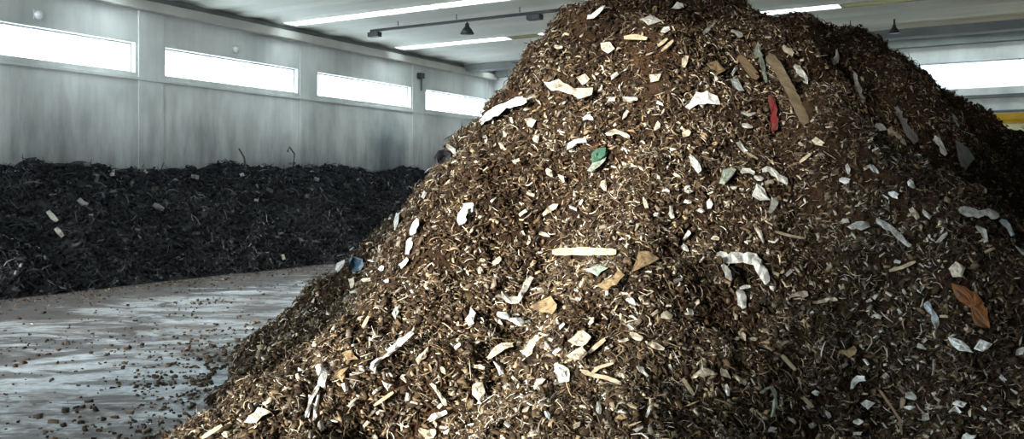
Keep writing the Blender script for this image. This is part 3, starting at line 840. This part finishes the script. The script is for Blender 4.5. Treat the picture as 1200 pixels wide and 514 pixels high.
MINOR = '''
w s 801,280 809,271 6|c b 838,279 5|w s 800,286 807,294 6|g s 847,309 852,318 857,329 6|c s 925,347 937,344 947,345 6|c s 952,354 962,353 972,349 982,351 5
g s 921,323 927,316 6|c s 1038,341 1045,346 5|k s 1042,317 1057,313 1073,306 4|w s 1048,306 1055,308 6|w s 1026,145 1039,152 7|c s 1042,150 1048,159 1056,164 1062,170 8
b s 1116,133 1121,140 1123,148 6|g s 981,57 982,66 977,77 6|c s 917,54 930,63 7|w s 787,9 800,5 7|g p 749,22 762,17 779,24 760,30|w s 774,37 784,33 5
k s 771,54 782,45 4|k s 775,60 789,47 4|c p 703,51 714,49 721,57 712,62 705,58|c s 649,54 659,56 5|c p 676,91 685,86 692,92 682,100|g s 716,91 724,86 6
c p 761,88 774,87 772,95 762,97|w s 769,120 777,122 6|g s 730,116 747,115 5|g s 713,115 721,116 6|c s 800,78 806,65 7|t p 827,75 840,71 850,82 837,90
g s 825,39 838,27 5|g s 857,35 870,43 6|g s 523,171 530,175 534,183 8|c b 530,202 4|g s 466,250 463,268 6|w s 478,303 468,312 7
g s 394,317 404,306 8|c s 411,326 413,336 7|c s 424,328 434,327 5|w s 430,304 437,306 6|w b 447,314 5|w b 453,329 5
v p 459,368 464,359 469,357 468,366 463,373|k s 425,383 432,370 5|g s 349,432 357,435 6|t p 391,440 399,432 408,430 402,447|k s 236,513 260,498 5|c b 265,509 5
g s 375,493 377,505 6|c p 486,421 495,413 502,405 500,418 490,427|w s 533,407 540,403 7|c s 601,403 589,405 579,413 571,420 7|w s 578,423 585,430 588,438 7|c s 555,429 568,431 5
c s 505,449 515,462 523,475 5|w s 502,493 512,487 523,482 7|k s 438,475 461,459 4|w p 448,446 461,450 455,458|g s 408,477 418,466 5|w s 481,470 490,472 6
c s 491,502 500,511 511,505 8|w s 550,513 563,509 7|g s 403,449 406,457 8|c s 577,308 587,302 6|c b 565,305 5|c b 563,317 5
w b 677,350 4|g b 675,339 4|c s 612,270 615,276 6|c s 632,273 645,277 5|v p 684,316 700,309 712,314 700,323|w s 723,268 728,262 7
w s 735,349 745,357 7|c s 763,369 770,363 7|c s 775,371 788,368 9|w s 805,361 812,369 6|g s 790,329 799,326 7|k s 690,413 699,405 709,397 5
c s 615,416 624,402 631,393 8|c s 627,463 627,451 637,443 6|c s 724,399 736,397 7|c s 738,391 752,397 7|c s 758,402 778,409 6|g s 747,428 760,440 6
t b 728,487 7|g s 700,470 703,485 6|w s 762,476 757,488 6|b s 639,481 644,491 5|g s 783,427 788,435 6|k s 800,443 813,463 5
c s 845,432 857,443 7|w s 851,450 854,464 4|k s 916,416 932,433 5|k s 941,465 953,477 5|t s 983,412 994,415 1003,407 8|g b 952,499 6
c s 868,388 872,399 8|c b 883,397 5|c s 861,439 874,449 6|w b 957,460 5|w p 1008,473 1015,467 1025,472 1017,479|w s 1000,493 1012,494 7
w s 1000,507 1009,508 7|w s 1059,477 1072,477 6|g s 1081,484 1089,491 9|w s 1117,472 1132,474 6|w s 1113,483 1119,478 1125,484 5|w s 1127,513 1143,512 8
g s 1190,415 1200,408 8|g s 1095,421 1093,439 5|c b 1038,440 5|n s 1030,456 1045,477 1054,491 1057,509 3|g s 1061,462 1074,466 8|g s 1143,264 1152,271 1155,284 7
b s 1172,258 1182,264 1187,276 6|g s 1097,284 1110,273 4|d s 1191,288 1201,297 6|w s 865,166 870,174 875,178 7|k s 874,178 888,186 3|w s 808,182 814,190 820,201 8
w s 868,203 877,198 885,203 8|w s 883,207 894,210 6|g s 906,231 908,240 903,250 8|w s 832,232 831,244 6|g b 806,224 5|w b 807,236 5
w b 821,247 5|c s 800,159 809,154 8|g s 870,146 882,149 5|k s 937,190 950,180 4|w s 984,211 996,211 6|g s 992,192 994,204 5
c s 953,163 964,169 8|g s 869,131 877,134 886,132 6|t b 838,168 4|c p 616,138 628,140 624,150 618,148|c b 629,163 5|g s 736,129 729,140 5
c s 772,143 768,153 7|c s 707,211 709,224 6|c s 636,252 645,245 654,239 6|g s 667,242 676,245 5|c s 754,231 758,243 5|w b 770,251 5
g s 786,241 788,256 6|c s 654,204 661,213 6|c s 640,198 647,206 6|c s 789,204 798,207 5|w s 683,139 688,136 695,139 6|c s 710,158 720,153 731,157 738,161 6
c s 520,217 527,211 6|g s 499,224 494,231 7|c s 566,200 572,196 5|c s 586,166 590,174 6|g s 601,190 609,186 6|c s 617,226 626,229 5
g s 575,236 582,231 6|c s 608,252 617,246 5|g s 1034,228 1041,232 6|w s 1064,212 1072,219 7|w s 1040,226 1052,230 6|c s 1067,244 1076,256 6
g s 1081,246 1090,255 6|c s 1012,198 1019,194 5|g s 1018,193 1030,203 5|w b 1018,352 4|c s 1030,300 1037,296 5|g s 969,308 974,316 5
c s 931,312 937,319 5|c s 905,318 913,322 6|g s 890,270 895,284 6|k s 908,271 926,276 943,279 3|c s 884,262 892,278 4|g s 820,308 826,301 5
c s 763,285 770,281 5|c s 745,270 748,262 5|g s 757,345 765,342 5|w s 735,380 742,386 5|c s 705,368 712,374 5|c s 690,380 696,372 5
w s 655,384 661,379 5|c s 600,440 606,447 6|g s 590,455 596,449 6|c s 612,482 620,476 6|g s 530,441 537,436 5|c s 516,430 522,438 5
c s 470,440 476,447 5|g s 447,470 452,478 5|c s 425,500 432,494 6|g s 590,495 597,500 6|c s 672,500 680,494 6|g s 745,505 753,499 6
c s 806,500 813,494 6|g s 845,500 851,507 6|c s 880,478 886,487 5|g s 900,505 910,501 6|c s 925,490 933,496 5|g s 968,480 973,489 5
w s 1012,420 1018,427 6|c s 1044,402 1051,405 5|c s 1052,420 1058,427 5|g s 1075,404 1085,409 6|w s 1171,440 1178,446 6|g s 1185,455 1192,461 5
g s 1152,432 1157,440 5|c s 1095,465 1101,470 5|w s 1150,475 1156,480 4|g s 1168,490 1174,497 5|c s 1082,508 1089,512 6|c s 1020,490 1027,497 5
'''


def place_scraps():
    majors = []
    for k, (nm, lm, label, mc, geos) in enumerate(MAJOR):
        m, cw, noun, on, th, cr, rigid = MATS[mc]
        o = scrap_mesh(nm, geos, m, 0.035 if nm == 'timber_board' else th, cr, rigid, random.Random(100 + k))
        tag(o, label, nm.replace('_', ' '), 'larger scraps on the big heap')
        pts = [q for g in geos for q in (g[1] if g[0] != 'b' else [g[1]])]
        majors.append((lm, np.mean(np.array(pts, float), 0)))
    raw = []
    for k, item in enumerate([t.strip() for line in MINOR.strip().splitlines() for t in line.split('|')]):
        f = item.split(); mc, kind = f[0], f[1]
        pts = [tuple(float(v) for v in q.split(',')) for q in f[2:] if ',' in q]
        if kind == 's': geo = (S, pts, float(f[-1]))
        elif kind == 'p': geo = (Pg, pts)
        else: geo = (B, pts[0], float(f[-1]))
        m, cw, noun, on, th, cr, rigid = MATS[mc]
        o = scrap_mesh(on, [geo], m, th * (0.6 if rigid else 1), cr * 1.1, rigid, random.Random(500 + k))
        a = np.array(pts); c = a.mean(0)
        if kind == 's':
            ln = sum(np.hypot(*(q - p)) for p, q in zip(a, a[1:])); v = a[-1] - a[0]
            ang = math.degrees(math.atan2(abs(v[1]), abs(v[0])))
            size = 'short' if ln < 13 else ('long' if ln > 24 else 'narrow')
            if len(pts) > 2 and not rigid: size += ' bent'
            pose = 'lying level' if ang < 22 else ('standing upright' if ang > 66 else 'slanting')
        elif kind == 'p':
            size, pose = 'flat', 'spread out'
        else:
            size, pose = 'tiny', 'like a dot'
        near = sorted(majors, key=lambda q: np.hypot(*(q[1] - c)))[0]
        v = c - near[1]; dist = float(np.hypot(*v))
        if abs(v[1]) > abs(v[0]): rel = 'uphill of' if v[1] < 0 else 'downhill of'
        else: rel = 'on the window side of' if v[0] < 0 else 'on the shaded side of'
        raw.append((o, cw, noun, size, pose, rel, near[0], dist))
    seen = {}
    for q in sorted(raw, key=lambda q: q[7]):
        o, cw, noun, size, pose, rel, lm, dist = q
        key = (size, cw, noun, pose, rel, lm)
        k = seen.get(key, 0); seen[key] = k + 1
        order = ['', 'second ', 'third ', 'fourth ', 'fifth '][min(k, 4)]
        if rel.startswith('on the') and len(f'{order}{size} {cw} {noun} {pose} {rel} the {lm}'.split()) > 16: rel = rel.replace('on the window side of', 'windowward of').replace('on the shaded side of', 'shadeward of')
        lab = f'{order}{size} {cw} {noun} {pose} {rel} the {lm}'
        tag(o, lab, noun.replace(' scrap', '').replace(' splinter', ' ') .strip() + ' scrap', 'small scraps on the big heap')


place_scraps()


# ---- loose bits that nobody could count
PAL = np.array([(0.030, 0.019, 0.012), (0.054, 0.036, 0.020), (0.108, 0.074, 0.041), (0.29, 0.22, 0.135), (0.15, 0.125, 0.095),
                (0.44, 0.41, 0.35), (0.55, 0.47, 0.34), (0.70, 0.69, 0.65)])


def pick_tints(n, w, jitter=0.25):
    k = RNG.choice(len(PAL), n, p=np.array(w) / np.sum(w))
    c = PAL[k] * (1 + RNG.uniform(-jitter, jitter, (n, 1)))
    return np.clip(c, 0.004, 0.9)


def frames(nrm, tilt):
    """random tangent frames on surface normals (all in r,d,z), tipped by up to `tilt`"""
    n = len(nrm)
    nn = nrm + RNG.normal(0, tilt, (n, 3)); nn /= np.linalg.norm(nn, axis=1, keepdims=True)
    a = RNG.normal(0, 1, (n, 3))
    t = a - nn * np.sum(a * nn, 1, keepdims=True); t /= np.linalg.norm(t, axis=1, keepdims=True)
    return t, np.cross(nn, t), nn


def chips_mesh(name, P, nrm, length, width, thick, tint, tilt=0.45, bend=0.25):
    """flat tapered chips, six cross-section corners bent in the middle, with real thickness"""
    n = len(P)
    t, s, u = frames(nrm, tilt)
    l = length[:, None] / 2; w = width[:, None] / 2; h = thick[:, None] / 2
    bd = (RNG.uniform(-bend, bend, (n, 1)) * length[:, None])
    w0 = w * RNG.uniform(0.3, 1.0, (n, 1)); w2 = w * RNG.uniform(0.2, 1.0, (n, 1))
    sh = RNG.uniform(-0.4, 0.4, (n, 1)) * width[:, None]
    sec = [(-l, w0, 0 * bd, 0 * sh), (0 * l, w, bd, sh), (l, w2, 0 * bd, 0 * sh)]
    vs = []
    for a_, b_, c_, e_ in sec:
        for sg, tg in ((-1, -1), (1, -1), (1, 1), (-1, 1)):
            vs.append(P + t * a_ + s * (sg * b_ + e_) + u * (c_ + tg * h))
    V = np.stack(vs, 1).reshape(-1, 3)
    q = np.array([[0, 1, 2, 3][::-1], [8, 9, 10, 11]] + [[4 * k + j, 4 * k + (j + 1) % 4, 4 * (k + 1) + (j + 1) % 4, 4 * (k + 1) + j] for k in (0, 1) for j in range(4)])
    Q = (np.arange(n)[:, None, None] * 12 + q[None]).reshape(-1, 4)
    return V, Q, np.repeat(tint, 12, 0)


def fibres_mesh(name, P, nrm, length, rad, tint, tilt=0.5):
    """thin curling fibres of triangular section in four steps"""
    n = len(P)
    t, s, u = frames(nrm, tilt)
    vs = []
    c1 = RNG.uniform(-0.35, 0.35, (n, 1)); c2 = RNG.uniform(-0.10, 0.28, (n, 1))
    for k in range(4):
        f = k / 3 - 0.5
        ctr = P + t * (length[:, None] * f) + s * (length[:, None] * c1 * (1 - 4 * f * f)) + u * (length[:, None] * c2 * (1 - 4 * f * f) * 0.6)
        rr_ = rad[:, None] * (1.0 if k in (1, 2) else 0.5)
        for j in range(3):
            a = 2 * math.pi * j / 3
            vs.append(ctr + s * (rr_ * math.cos(a)) + u * (rr_ * math.sin(a)))
    V = np.stack(vs, 1).reshape(-1, 3)
    q = np.array([[3 * k + j, 3 * k + (j + 1) % 3, 3 * (k + 1) + (j + 1) % 3, 3 * (k + 1) + j] for k in range(3) for j in range(3)])
    Q = (np.arange(n)[:, None, None] * 12 + q[None]).reshape(-1, 4)
    return V, Q, np.repeat(tint, 12, 0)


def sample_heap(n, back=0.12):
    """points on the heap, thick on the faces that look into the hall, thinner behind"""
    out = []
    got = 0
    while got < n:
        r = RNG.uniform(-5.2, 13.0, n); d = RNG.uniform(2.7, 21.0, n)
        h = heap_coarse(r, d)
        nr = grad_n(heap_coarse, r, d)
        view = np.stack([-r, -d, EYE - h], -1); dist = np.linalg.norm(view, axis=1); view /= dist[:, None]
        facing = np.sum(view * nr, 1)
        infr = (np.abs(r / d) < 0.66)
        w = np.where(facing > -0.12, 1.0, back) * np.where(infr, 1.0, 0.3) * np.clip(8.5 / dist, 0.5, 1.6) ** 2 / 2.56
        ok = (h > -0.03) & (RNG.uniform(0, 1, n) < w)
        out.append(np.stack([r, d], -1)[ok]); got += ok.sum()
    q = np.concatenate(out)[:n]
    r, d = q[:, 0], q[:, 1]
    return r, d, heap_full(r, d), grad_n(heap_coarse, r, d)


from mathutils.kdtree import KDTree
_pts = np.concatenate(SCRAP_V); _kd = KDTree(len(_pts))
for _i, _p in enumerate(_pts):
    _kd.insert(_p, _i)
_kd.balance()


def clear_of_scraps(P, nr):
    ok = np.ones(len(P), bool)
    for i in range(len(P)):
        q, j, dist = _kd.find(P[i])
        if dist < 0.075:
            off = P[i] - _pts[j]; up = off @ nr[i]
            if up > -0.03 and math.sqrt(max(dist * dist - up * up, 0)) < 0.042:
                ok[i] = False
    return ok


litter_m = attr_mat('shredded_wood_and_soil', 0.85, 0.2)
film_m = attr_mat('shredded_film_and_paper', 0.55, 0.35)


def litter(name, n, kind, w, lens, wid, thick, lift, m, tilt=0.45, patchy=None):
    r, d, h, nr = sample_heap(n)
    tint = pick_tints(n, w)
    if patchy is not None:                     # the mix changes across the heap: earthier lumps, paler fibrous ones
        pz = 1.3 * vnoise(r / 1.3, d / 1.3, h / 1.3, 11) + 0.9 * vnoise(r / 0.45, d / 0.45, h / 0.45, 12)
        pale = np.exp(-((r - 0.2) / 2.2) ** 2 - ((h - 0.9) / 1.3) ** 2)
        earthy = np.clip(0.72 - 0.62 * pale + pz * patchy, 0, 1)[:, None]
        tint = tint * (1 + 0.32 * pale[:, None])
        tint = tint * (1 - 0.6 * earthy) * (1 + earthy * np.array([0.12, -0.03, -0.15]))
    P = np.stack([r, d, h], -1) + nr * RNG.uniform(lift[0], lift[1], (n, 1))
    ok = clear_of_scraps(P, nr)                # the larger scraps lie on top of the loose bits
    P, nr, tint = P[ok], nr[ok], tint[ok]; n = len(P)
    ln = np.minimum(np.exp(RNG.normal(math.log(lens), 0.45, n)), lens * 2.1); wd_ = ln * RNG.uniform(wid[0], wid[1], n)
    if kind == 'chip':
        V, Q, T = chips_mesh(name, P, nr, ln, wd_, np.maximum(ln * thick, 0.002), tint, tilt)
    else:
        V, Q, T = fibres_mesh(name, P, nr, ln, np.clip(wd_, 0.0015, 0.008), tint, tilt)
    o = link(name, fast_mesh(name, toW(V), Q, None, T), m, heap)
    o['kind'] = 'stuff'
    return o


litter('soil_clods', 30000, 'chip', [5, 5, 1.6, 0.2, 0.7, 0, 0, 0], 0.032, (0.4, 0.9), 0.35, (-0.01, 0.03), litter_m, 0.7, 0.8)
litter('wood_chips', 78000, 'chip', [4.4, 4.2, 2.6, 1.4, 2.6, 1.3, 0.6, 0.06], 0.038, (0.16, 0.5), 0.10, (0.0, 0.035), litter_m, 0.5, 0.8)
litter('wood_fibres', 42000, 'fibre', [3.2, 3.8, 3.4, 1.9, 2.6, 1.1, 0.5, 0.05], 0.062, (0.02, 0.05), 0, (0.005, 0.05), litter_m, 0.5, 0.7)
litter('plastic_flakes', 5000, 'chip', [0, 0, 0, 1.2, 2.2, 3.2, 1.4, 0.4], 0.034, (0.2, 0.6), 0.03, (0.01, 0.045), film_m, 0.6, 0.6)

# ------------------------------------------------------------------ the dark windrow along the window wall
def bank_coarse(x, y):
    foot = -13.35 + 0.028 * (y - 8) + 0.16 * vnoise(x * 0 + 3, y / 2.2, 0, 21)
    h = (foot - x) * 0.93
    top = 2.12 + 0.10 * vnoise(x / 1.5, y / 1.5, 0, 22)
    h = top - np.log1p(np.exp((top - h) * 5)) / 5            # rounds over against the wall
    e = np.clip((y - 1.2) / 2.5, 0, 1)
    return h * e - (1 - e) * 0.5 + 0.10 * vnoise(x / 0.9, y / 0.9, 0, 23)


def bank_full(x, y):
    h = bank_coarse(x, y)
    return h + 0.085 * vnoise(x / 0.36, y / 0.36, h / 0.36, 24) + 0.05 * vnoise(x / 0.16, y / 0.16, h / 0.16, 25)


xs = np.arange(LW + 0.01, -12.2, 0.055); ys = np.arange(1.0, EW - 0.02, 0.055)
X, Y = np.meshgrid(xs, ys, indexing='ij'); Z = bank_full(X, Y)
keep = Z > -0.04
fk = keep[:-1, :-1] & keep[1:, :-1] & keep[:-1, 1:] & keep[1:, 1:]
idx = np.arange(X.size).reshape(X.shape)
quads = np.stack([idx[:-1, :-1][fk], idx[1:, :-1][fk], idx[1:, 1:][fk], idx[:-1, 1:][fk]], -1)
used = np.unique(quads); remap = np.full(X.size, -1); remap[used] = np.arange(len(used))
V = np.stack([X.ravel(), Y.ravel(), np.maximum(Z.ravel(), -0.02)], -1)[used]
peat = noise_mat('black_ripe_compost', (0.008, 0.008, 0.009), (0.030, 0.028, 0.028), 9, 0.9, bump=0.8)
bank = link('compost_windrow', fast_mesh('compost_windrow', V, remap[quads]), peat, None, True)
tag(bank, 'long low windrow of nearly black compost banked along the wall under the windows', 'compost heap', 'heaps of compost in the hall')


def bank_litter(name, n, kind, pal, pw, lens, wid, thick, lift, tilt=0.5):
    got, out = 0, []
    while got < n:
        x = RNG.uniform(LW + 0.12, -12.5, n); y = RNG.uniform(2.5, 26, n)
        ok = bank_coarse(x, y) > -0.02
        out.append(np.stack([x, y], -1)[ok]); got += ok.sum()
    q = np.concatenate(out)[:n]; x, y = q[:, 0], q[:, 1]
    z = bank_full(x, y); nr = grad_n(bank_coarse, x, y)
    P = np.stack([x, y, z], -1) + nr * RNG.uniform(lift[0], lift[1], (n, 1))
    k = RNG.choice(len(pal), n, p=np.array(pw) / np.sum(pw)); tint = np.array(pal)[k] * (1 + RNG.uniform(-.3, .3, (n, 1)))
    ln = np.minimum(np.exp(RNG.normal(math.log(lens), 0.45, n)), lens * 2.1); wd_ = ln * RNG.uniform(wid[0], wid[1], n)
    if kind == 'chip':
        V, Q, T = chips_mesh(name, P, nr, ln, wd_, np.maximum(ln * thick, 0.003), tint, tilt)
    else:
        V, Q, T = fibres_mesh(name, P, nr, ln, np.clip(wd_, 0.003, 0.01), tint, tilt)
    V[:, 0] = np.maximum(V[:, 0], LW + 0.004)
    o = link(name, fast_mesh(name, V, Q, None, T), litter_m, bank); o['kind'] = 'stuff'


DK = [(0.006, 0.006, 0.008), (0.014, 0.014, 0.017), (0.031, 0.032, 0.037), (0.10, 0.102, 0.11), (0.3, 0.3, 0.31)]
bank_litter('soil_clods', 22000, 'chip', DK, [5, 5, 2, 0.2, 0], 0.06, (0.4, 0.9), 0.35, (-0.02, 0.04), 0.7)
bank_litter('wood_chips', 14000, 'chip', DK, [2, 4, 4, 1.6, 0.15], 0.085, (0.15, 0.45), 0.1, (0.0, 0.05))
bank_litter('wood_fibres', 9000, 'fibre', DK, [2, 4, 4, 1.2, 0.05], 0.18, (0.02, 0.04), 0, (0.0, 0.07))

# ------------------------------------------------------------------ crumbs of earth strewn on the floor
n = 16000
px_ = RNG.uniform(-0.62, 0.1, n * 3); dd = RNG.uniform(4.5, 20, n * 3)
rr0 = px_ * dd
hh = heap_base(rr0, dd); wx, wy = -dd * ST + rr0 * CT, dd * CT + rr0 * ST
prob = np.exp(-np.clip(-hh, 0, 9) / 0.36) * 0.9 + 0.02 + 0.5 * np.exp(-np.clip(wx + 13.2, 0, 9) / 0.5) + 0.25 * np.clip(vnoise(wx / 1.3, wy / 1.3, 0, 31) * 2 - 0.5, 0, 1)
ok = (hh < -0.12) & (wx > -13.1) & (RNG.uniform(0, 1, n * 3) < prob)
rr0, dd = rr0[ok], dd[ok]; n = len(rr0)
P = np.stack([rr0, dd, RNG.uniform(0.002, 0.014, n)], -1)
ln = np.minimum(np.exp(RNG.normal(math.log(0.024), 0.45, n)), 0.07)
V, Q, T = chips_mesh('soil_crumbs', P, np.tile([0., 0, 1], (n, 1)), ln, ln * RNG.uniform(0.4, 0.9, n), ln * 0.4, pick_tints(n, [6, 4, 1, 0.1, 0.3, 0.1, 0, 0]), 0.25)
tag(link('soil_crumbs', fast_mesh('soil_crumbs', toW(V), Q, None, T), litter_m),
    'dark crumbs of earth strewn over the concrete floor around the heap', 'soil', kind='stuff')


# ------------------------------------------------------------------ pale bits on the dark windrow
def bank_point(px, py):
    ax, az = (px - CX) / F, (HY - py) / F
    for d in np.arange(9.0, 33.0, 0.03):
        x, y, z = W(ax * d, d, EYE + az * d)
        if x < LW + 0.05 or (x < -12.6 and bank_coarse(np.array([x]), np.array([y]))[0] > z):
            return d
    return 25.0


def bank_scrap(geos, label, m, name, seed):
    rnd = random.Random(seed)
    bm = bmesh.new(); org = None
    for pts, w in geos:
        rows = []
        for i, (px, py) in enumerate(pts):
            d = bank_point(px, py) - 0.19
            p = Vector(at(px, py, d))
            if org is None: org = p.copy()
            a, c = pts[max(i - 1, 0)], pts[min(i + 1, len(pts) - 1)]
            t = Vector(at(c[0], c[1], d)) - Vector(at(a[0], a[1], d)); t.normalize()
            view = (p - Vector((0, 0, EYE))).normalized(); n = t.cross(view).normalized()
            ww = w / F * d / 2 * (0.7 if i in (0, len(pts) - 1) else 1)
            row = []
            for s in (-1, 0, 1):
                row.append(bm.verts.new(p - org + n * ww * s * rnd.uniform(.8, 1.2) - view * (0.02 * (s == 0) + rnd.uniform(0, .02))))
            rows.append(row)
        for a, c in zip(rows, rows[1:]):
            for s in (0, 1):
                bm.faces.new((a[s], a[s + 1], c[s + 1], c[s]))
    bmesh.ops.solidify(bm, geom=list(bm.faces), thickness=0.012)
    o = bm_obj(name, bm, m, None, True); o.location = org
    tag(o, label, 'plastic scrap', 'pale scraps on the dark windrow')


gm, wm, dm = MATS['g'][0], MATS['w'][0], MATS['d'][0]
for k, (pts, w, m, lab) in enumerate([
    ([(56, 247), (61, 254), (67, 259)], 6, gm, 'kinked pale strip on the dark windrow, upper one of two below the first window'),
    ([(65, 267), (69, 271), (74, 277)], 6, gm, 'short pale strip on the dark windrow just below the kinked one'),
    ([(125, 195), (131, 198), (132, 206)], 7, gm, 'hooked pale strip on the crest of the dark windrow under the first window'),
    ([(167, 196), (172, 203)], 6, gm, 'small pale strip on the crest of the dark windrow below the first pillar'),
    ([(178, 221), (186, 220)], 7, gm, 'bright level flake on the dark windrow below the second window'),
    ([(180, 239), (185, 242), (192, 245)], 6, dm, 'dim slanting strip on the dark windrow downhill of the bright level flake'),
    ([(98, 193), (108, 193)], 6, dm, 'dim level flake on the very crest of the dark windrow'),
    ([(109, 203), (115, 205), (112, 214)], 6, dm, 'dim bent strip on the dark windrow downhill of its crest flake'),
    ([(92, 233), (97, 238), (103, 240)], 7, dm, 'dim broad flake mid-slope on the dark windrow'),
    ([(224, 206), (233, 208)], 6, gm, 'pale flake on the windrow crest below the middle of the second window'),
    ([(280, 206), (286, 204)], 6, gm, 'pale flake on the windrow crest near the second pillar'),
    ([(337, 193), (345, 193)], 7, wm, 'brightest white flake lying on the windrow crest against the wall'),
    ([(368, 209), (374, 211)], 6, gm, 'pale flake on the windrow crest below the third window'),
    ([(312, 221), (320, 224)], 6, dm, 'dim flake on the upper slope of the dark windrow below the brightest white one'),
    ([(298, 234), (303, 235)], 5, gm, 'small pale flake mid-slope on the dark windrow, toward its far part'),
    ([(226, 273), (235, 273)], 5, gm, 'thin level pale strip low on the dark windrow'),
    ([(331, 298), (333, 304)], 5, gm, 'small upright pale flake at the foot of the dark windrow'),
]):
    bank_scrap([(pts, w)], lab, m, 'plastic_scrap', 900 + k)

# thin stalks standing out of the far crest of the windrow
for k, (pts, lab) in enumerate([
    ([(288, 196), (286, 184), (280, 174)], 'bent dark stalk standing up from the windrow crest before the second pillar'),
    ([(344, 194), (345, 180), (339, 172), (337, 178)], 'hooked dark stalk standing beside the brightest white flake'),
]):
    bm = bmesh.new(); d = bank_point(pts[0][0], pts[0][1] + 6) - 0.05
    P0 = Vector(at(*pts[0], d))
    add_tube(bm, [Vector(at(px, py, d - 0.02 * i)) - P0 for i, (px, py) in enumerate([(pts[0][0], pts[0][1] + 8)] + pts)], 0.022, 6)
    o = bm_obj('plant_stalk', bm, noise_mat('dark_stalk', (0.03, 0.03, 0.03), (0.07, 0.065, 0.06), 20, 0.9), None, True); o.location = P0
    tag(o, lab, 'stalk')

# ------------------------------------------------------------------ yellow wheel loader parked beyond the heap
ylw = noise_mat('yellow_machine_paint', (0.72, 0.42, 0.015), (0.85, 0.52, 0.03), 5, 0.4)
crm = noise_mat('cream_machine_paint', (0.85, 0.78, 0.45), (0.92, 0.86, 0.55), 5, 0.35)
rub = noise_mat('tyre_rubber', (0.012, 0.012, 0.012), (0.03, 0.03, 0.03), 14, 0.85, bump=0.4)
stl = noise_mat('worn_bucket_steel', (0.10, 0.10, 0.10), (0.24, 0.22, 0.2), 6, 0.5, metal=0.6)
glz = mat('tinted_cab_glass', (0.35, 0.40, 0.38), 0.05); glz.node_tree.nodes['Principled BSDF'].inputs['Transmission Weight'].default_value = 0.7
LO = (0.35, 23.6, 0.0)
ld = empty('wheel_loader', LO)
tag(ld, 'yellow wheel loader parked beyond the dark end of the big heap by the end wall', 'wheel loader')
bm = bmesh.new(); add_box(bm, -2.9, -0.8, -0.75, 0.75, 0.95, 2.05, 0.12); add_box(bm, -3.0, -2.8, -0.95, 0.95, 0.7, 1.3, 0.06)
bm_obj('engine_hood', bm, ylw, ld)
bm = bmesh.new(); add_box(bm, -2.6, 0.6, -0.55, 0.55, 0.6, 1.0, 0.05); add_box(bm, 0.6, 1.9, -0.45, 0.45, 0.6, 1.35, 0.06); bm_obj('chassis', bm, stl, ld)
bm = bmesh.new()
for sx in (-0.85, 0.78):
    for sy in (-0.8, 0.72):
        add_box(bm, sx, sx + 0.08, sy, sy + 0.08, 1.0, 3.1, 0.01)
add_box(bm, -0.85, 0.86, -0.8, 0.8, 0.95, 1.55, 0.04)
add_box(bm, -0.86, 0.87, -0.82, 0.82, 2.86, 3.1, 0.03)
cabo = bm_obj('cab', bm, crm, ld)
bm = bmesh.new(); add_box(bm, -0.8, 0.81, -0.76, -0.74, 1.55, 2.86); add_box(bm, -0.8, 0.81, 0.74, 0.76, 1.55, 2.86); add_box(bm, -0.82, -0.80, -0.72, 0.72, 1.55, 2.86); add_box(bm, 0.81, 0.83, -0.72, 0.72, 1.55, 2.86)
bm_obj('cab_glass', bm, glz, cabo)
bm = bmesh.new(); add_box(bm, -0.98, 1.0, -0.92, 0.92, 3.14, 3.34, 0.06); add_box(bm, -0.94, 0.96, -0.88, 0.88, 3.10, 3.14)
bm_obj('cab_roof', bm, ylw, ld)
for wx_ in (-1.75, 1.35):
    for sy in (-1, 1):
        bm = bmesh.new(); add_lathe(bm, [(0.42, -0.24), (0.66, -0.26), (0.74, -0.18), (0.76, 0.0), (0.74, 0.18), (0.66, 0.26), (0.42, 0.24)], 28, 'y', (wx_, sy * 0.95, 0.76))
        w_ = bm_obj('wheel', bm, rub, ld, True)
        bm = bmesh.new(); add_lathe(bm, [(0.0, -0.14), (0.16, -0.15), (0.2, -0.2), (0.40, -0.2), (0.42, -0.22), (0.42, 0.22), (0.2, 0.2), (0.0, 0.14)], 24, 'y', (wx_, sy * 0.95, 0.76)); bm_obj('rim', bm, ylw, w_, True)
for sy in (-0.42, 0.42):
    bm = bmesh.new(); add_tube(bm, [(0.95, sy, 1.55), (1.7, sy, 1.55), (2.5, sy, 0.95), (2.95, sy, 0.5)], [0.12, 0.14, 0.12, 0.1], 8); bm_obj('boom_arm', bm, ylw, ld)
bm = bmesh.new()
prof = [(2.9, 0.95), (2.86, 0.5), (3.0, 0.12), (3.25, 0.03), (3.95, 0.03), (3.95, 0.07), (3.28, 0.09), (3.07, 0.18), (2.95, 0.5), (2.99, 0.95)]
va = [bm.verts.new((x, -1.25, z)) for x, z in prof]; vb = [bm.verts.new((x, 1.25, z)) for x, z in prof]
for j in range(len(prof)):
    k2 = (j + 1) % len(prof); bm.faces.new((va[j], va[k2], vb[k2], vb[j]))
bm.faces.new(va); bm.faces.new(vb[::-1])
for y in (-1.25, 1.21):
    add_box(bm, 2.95, 3.5, y, y + 0.04, 0.06, 0.7)
bm_obj('bucket', bm, stl, ld)
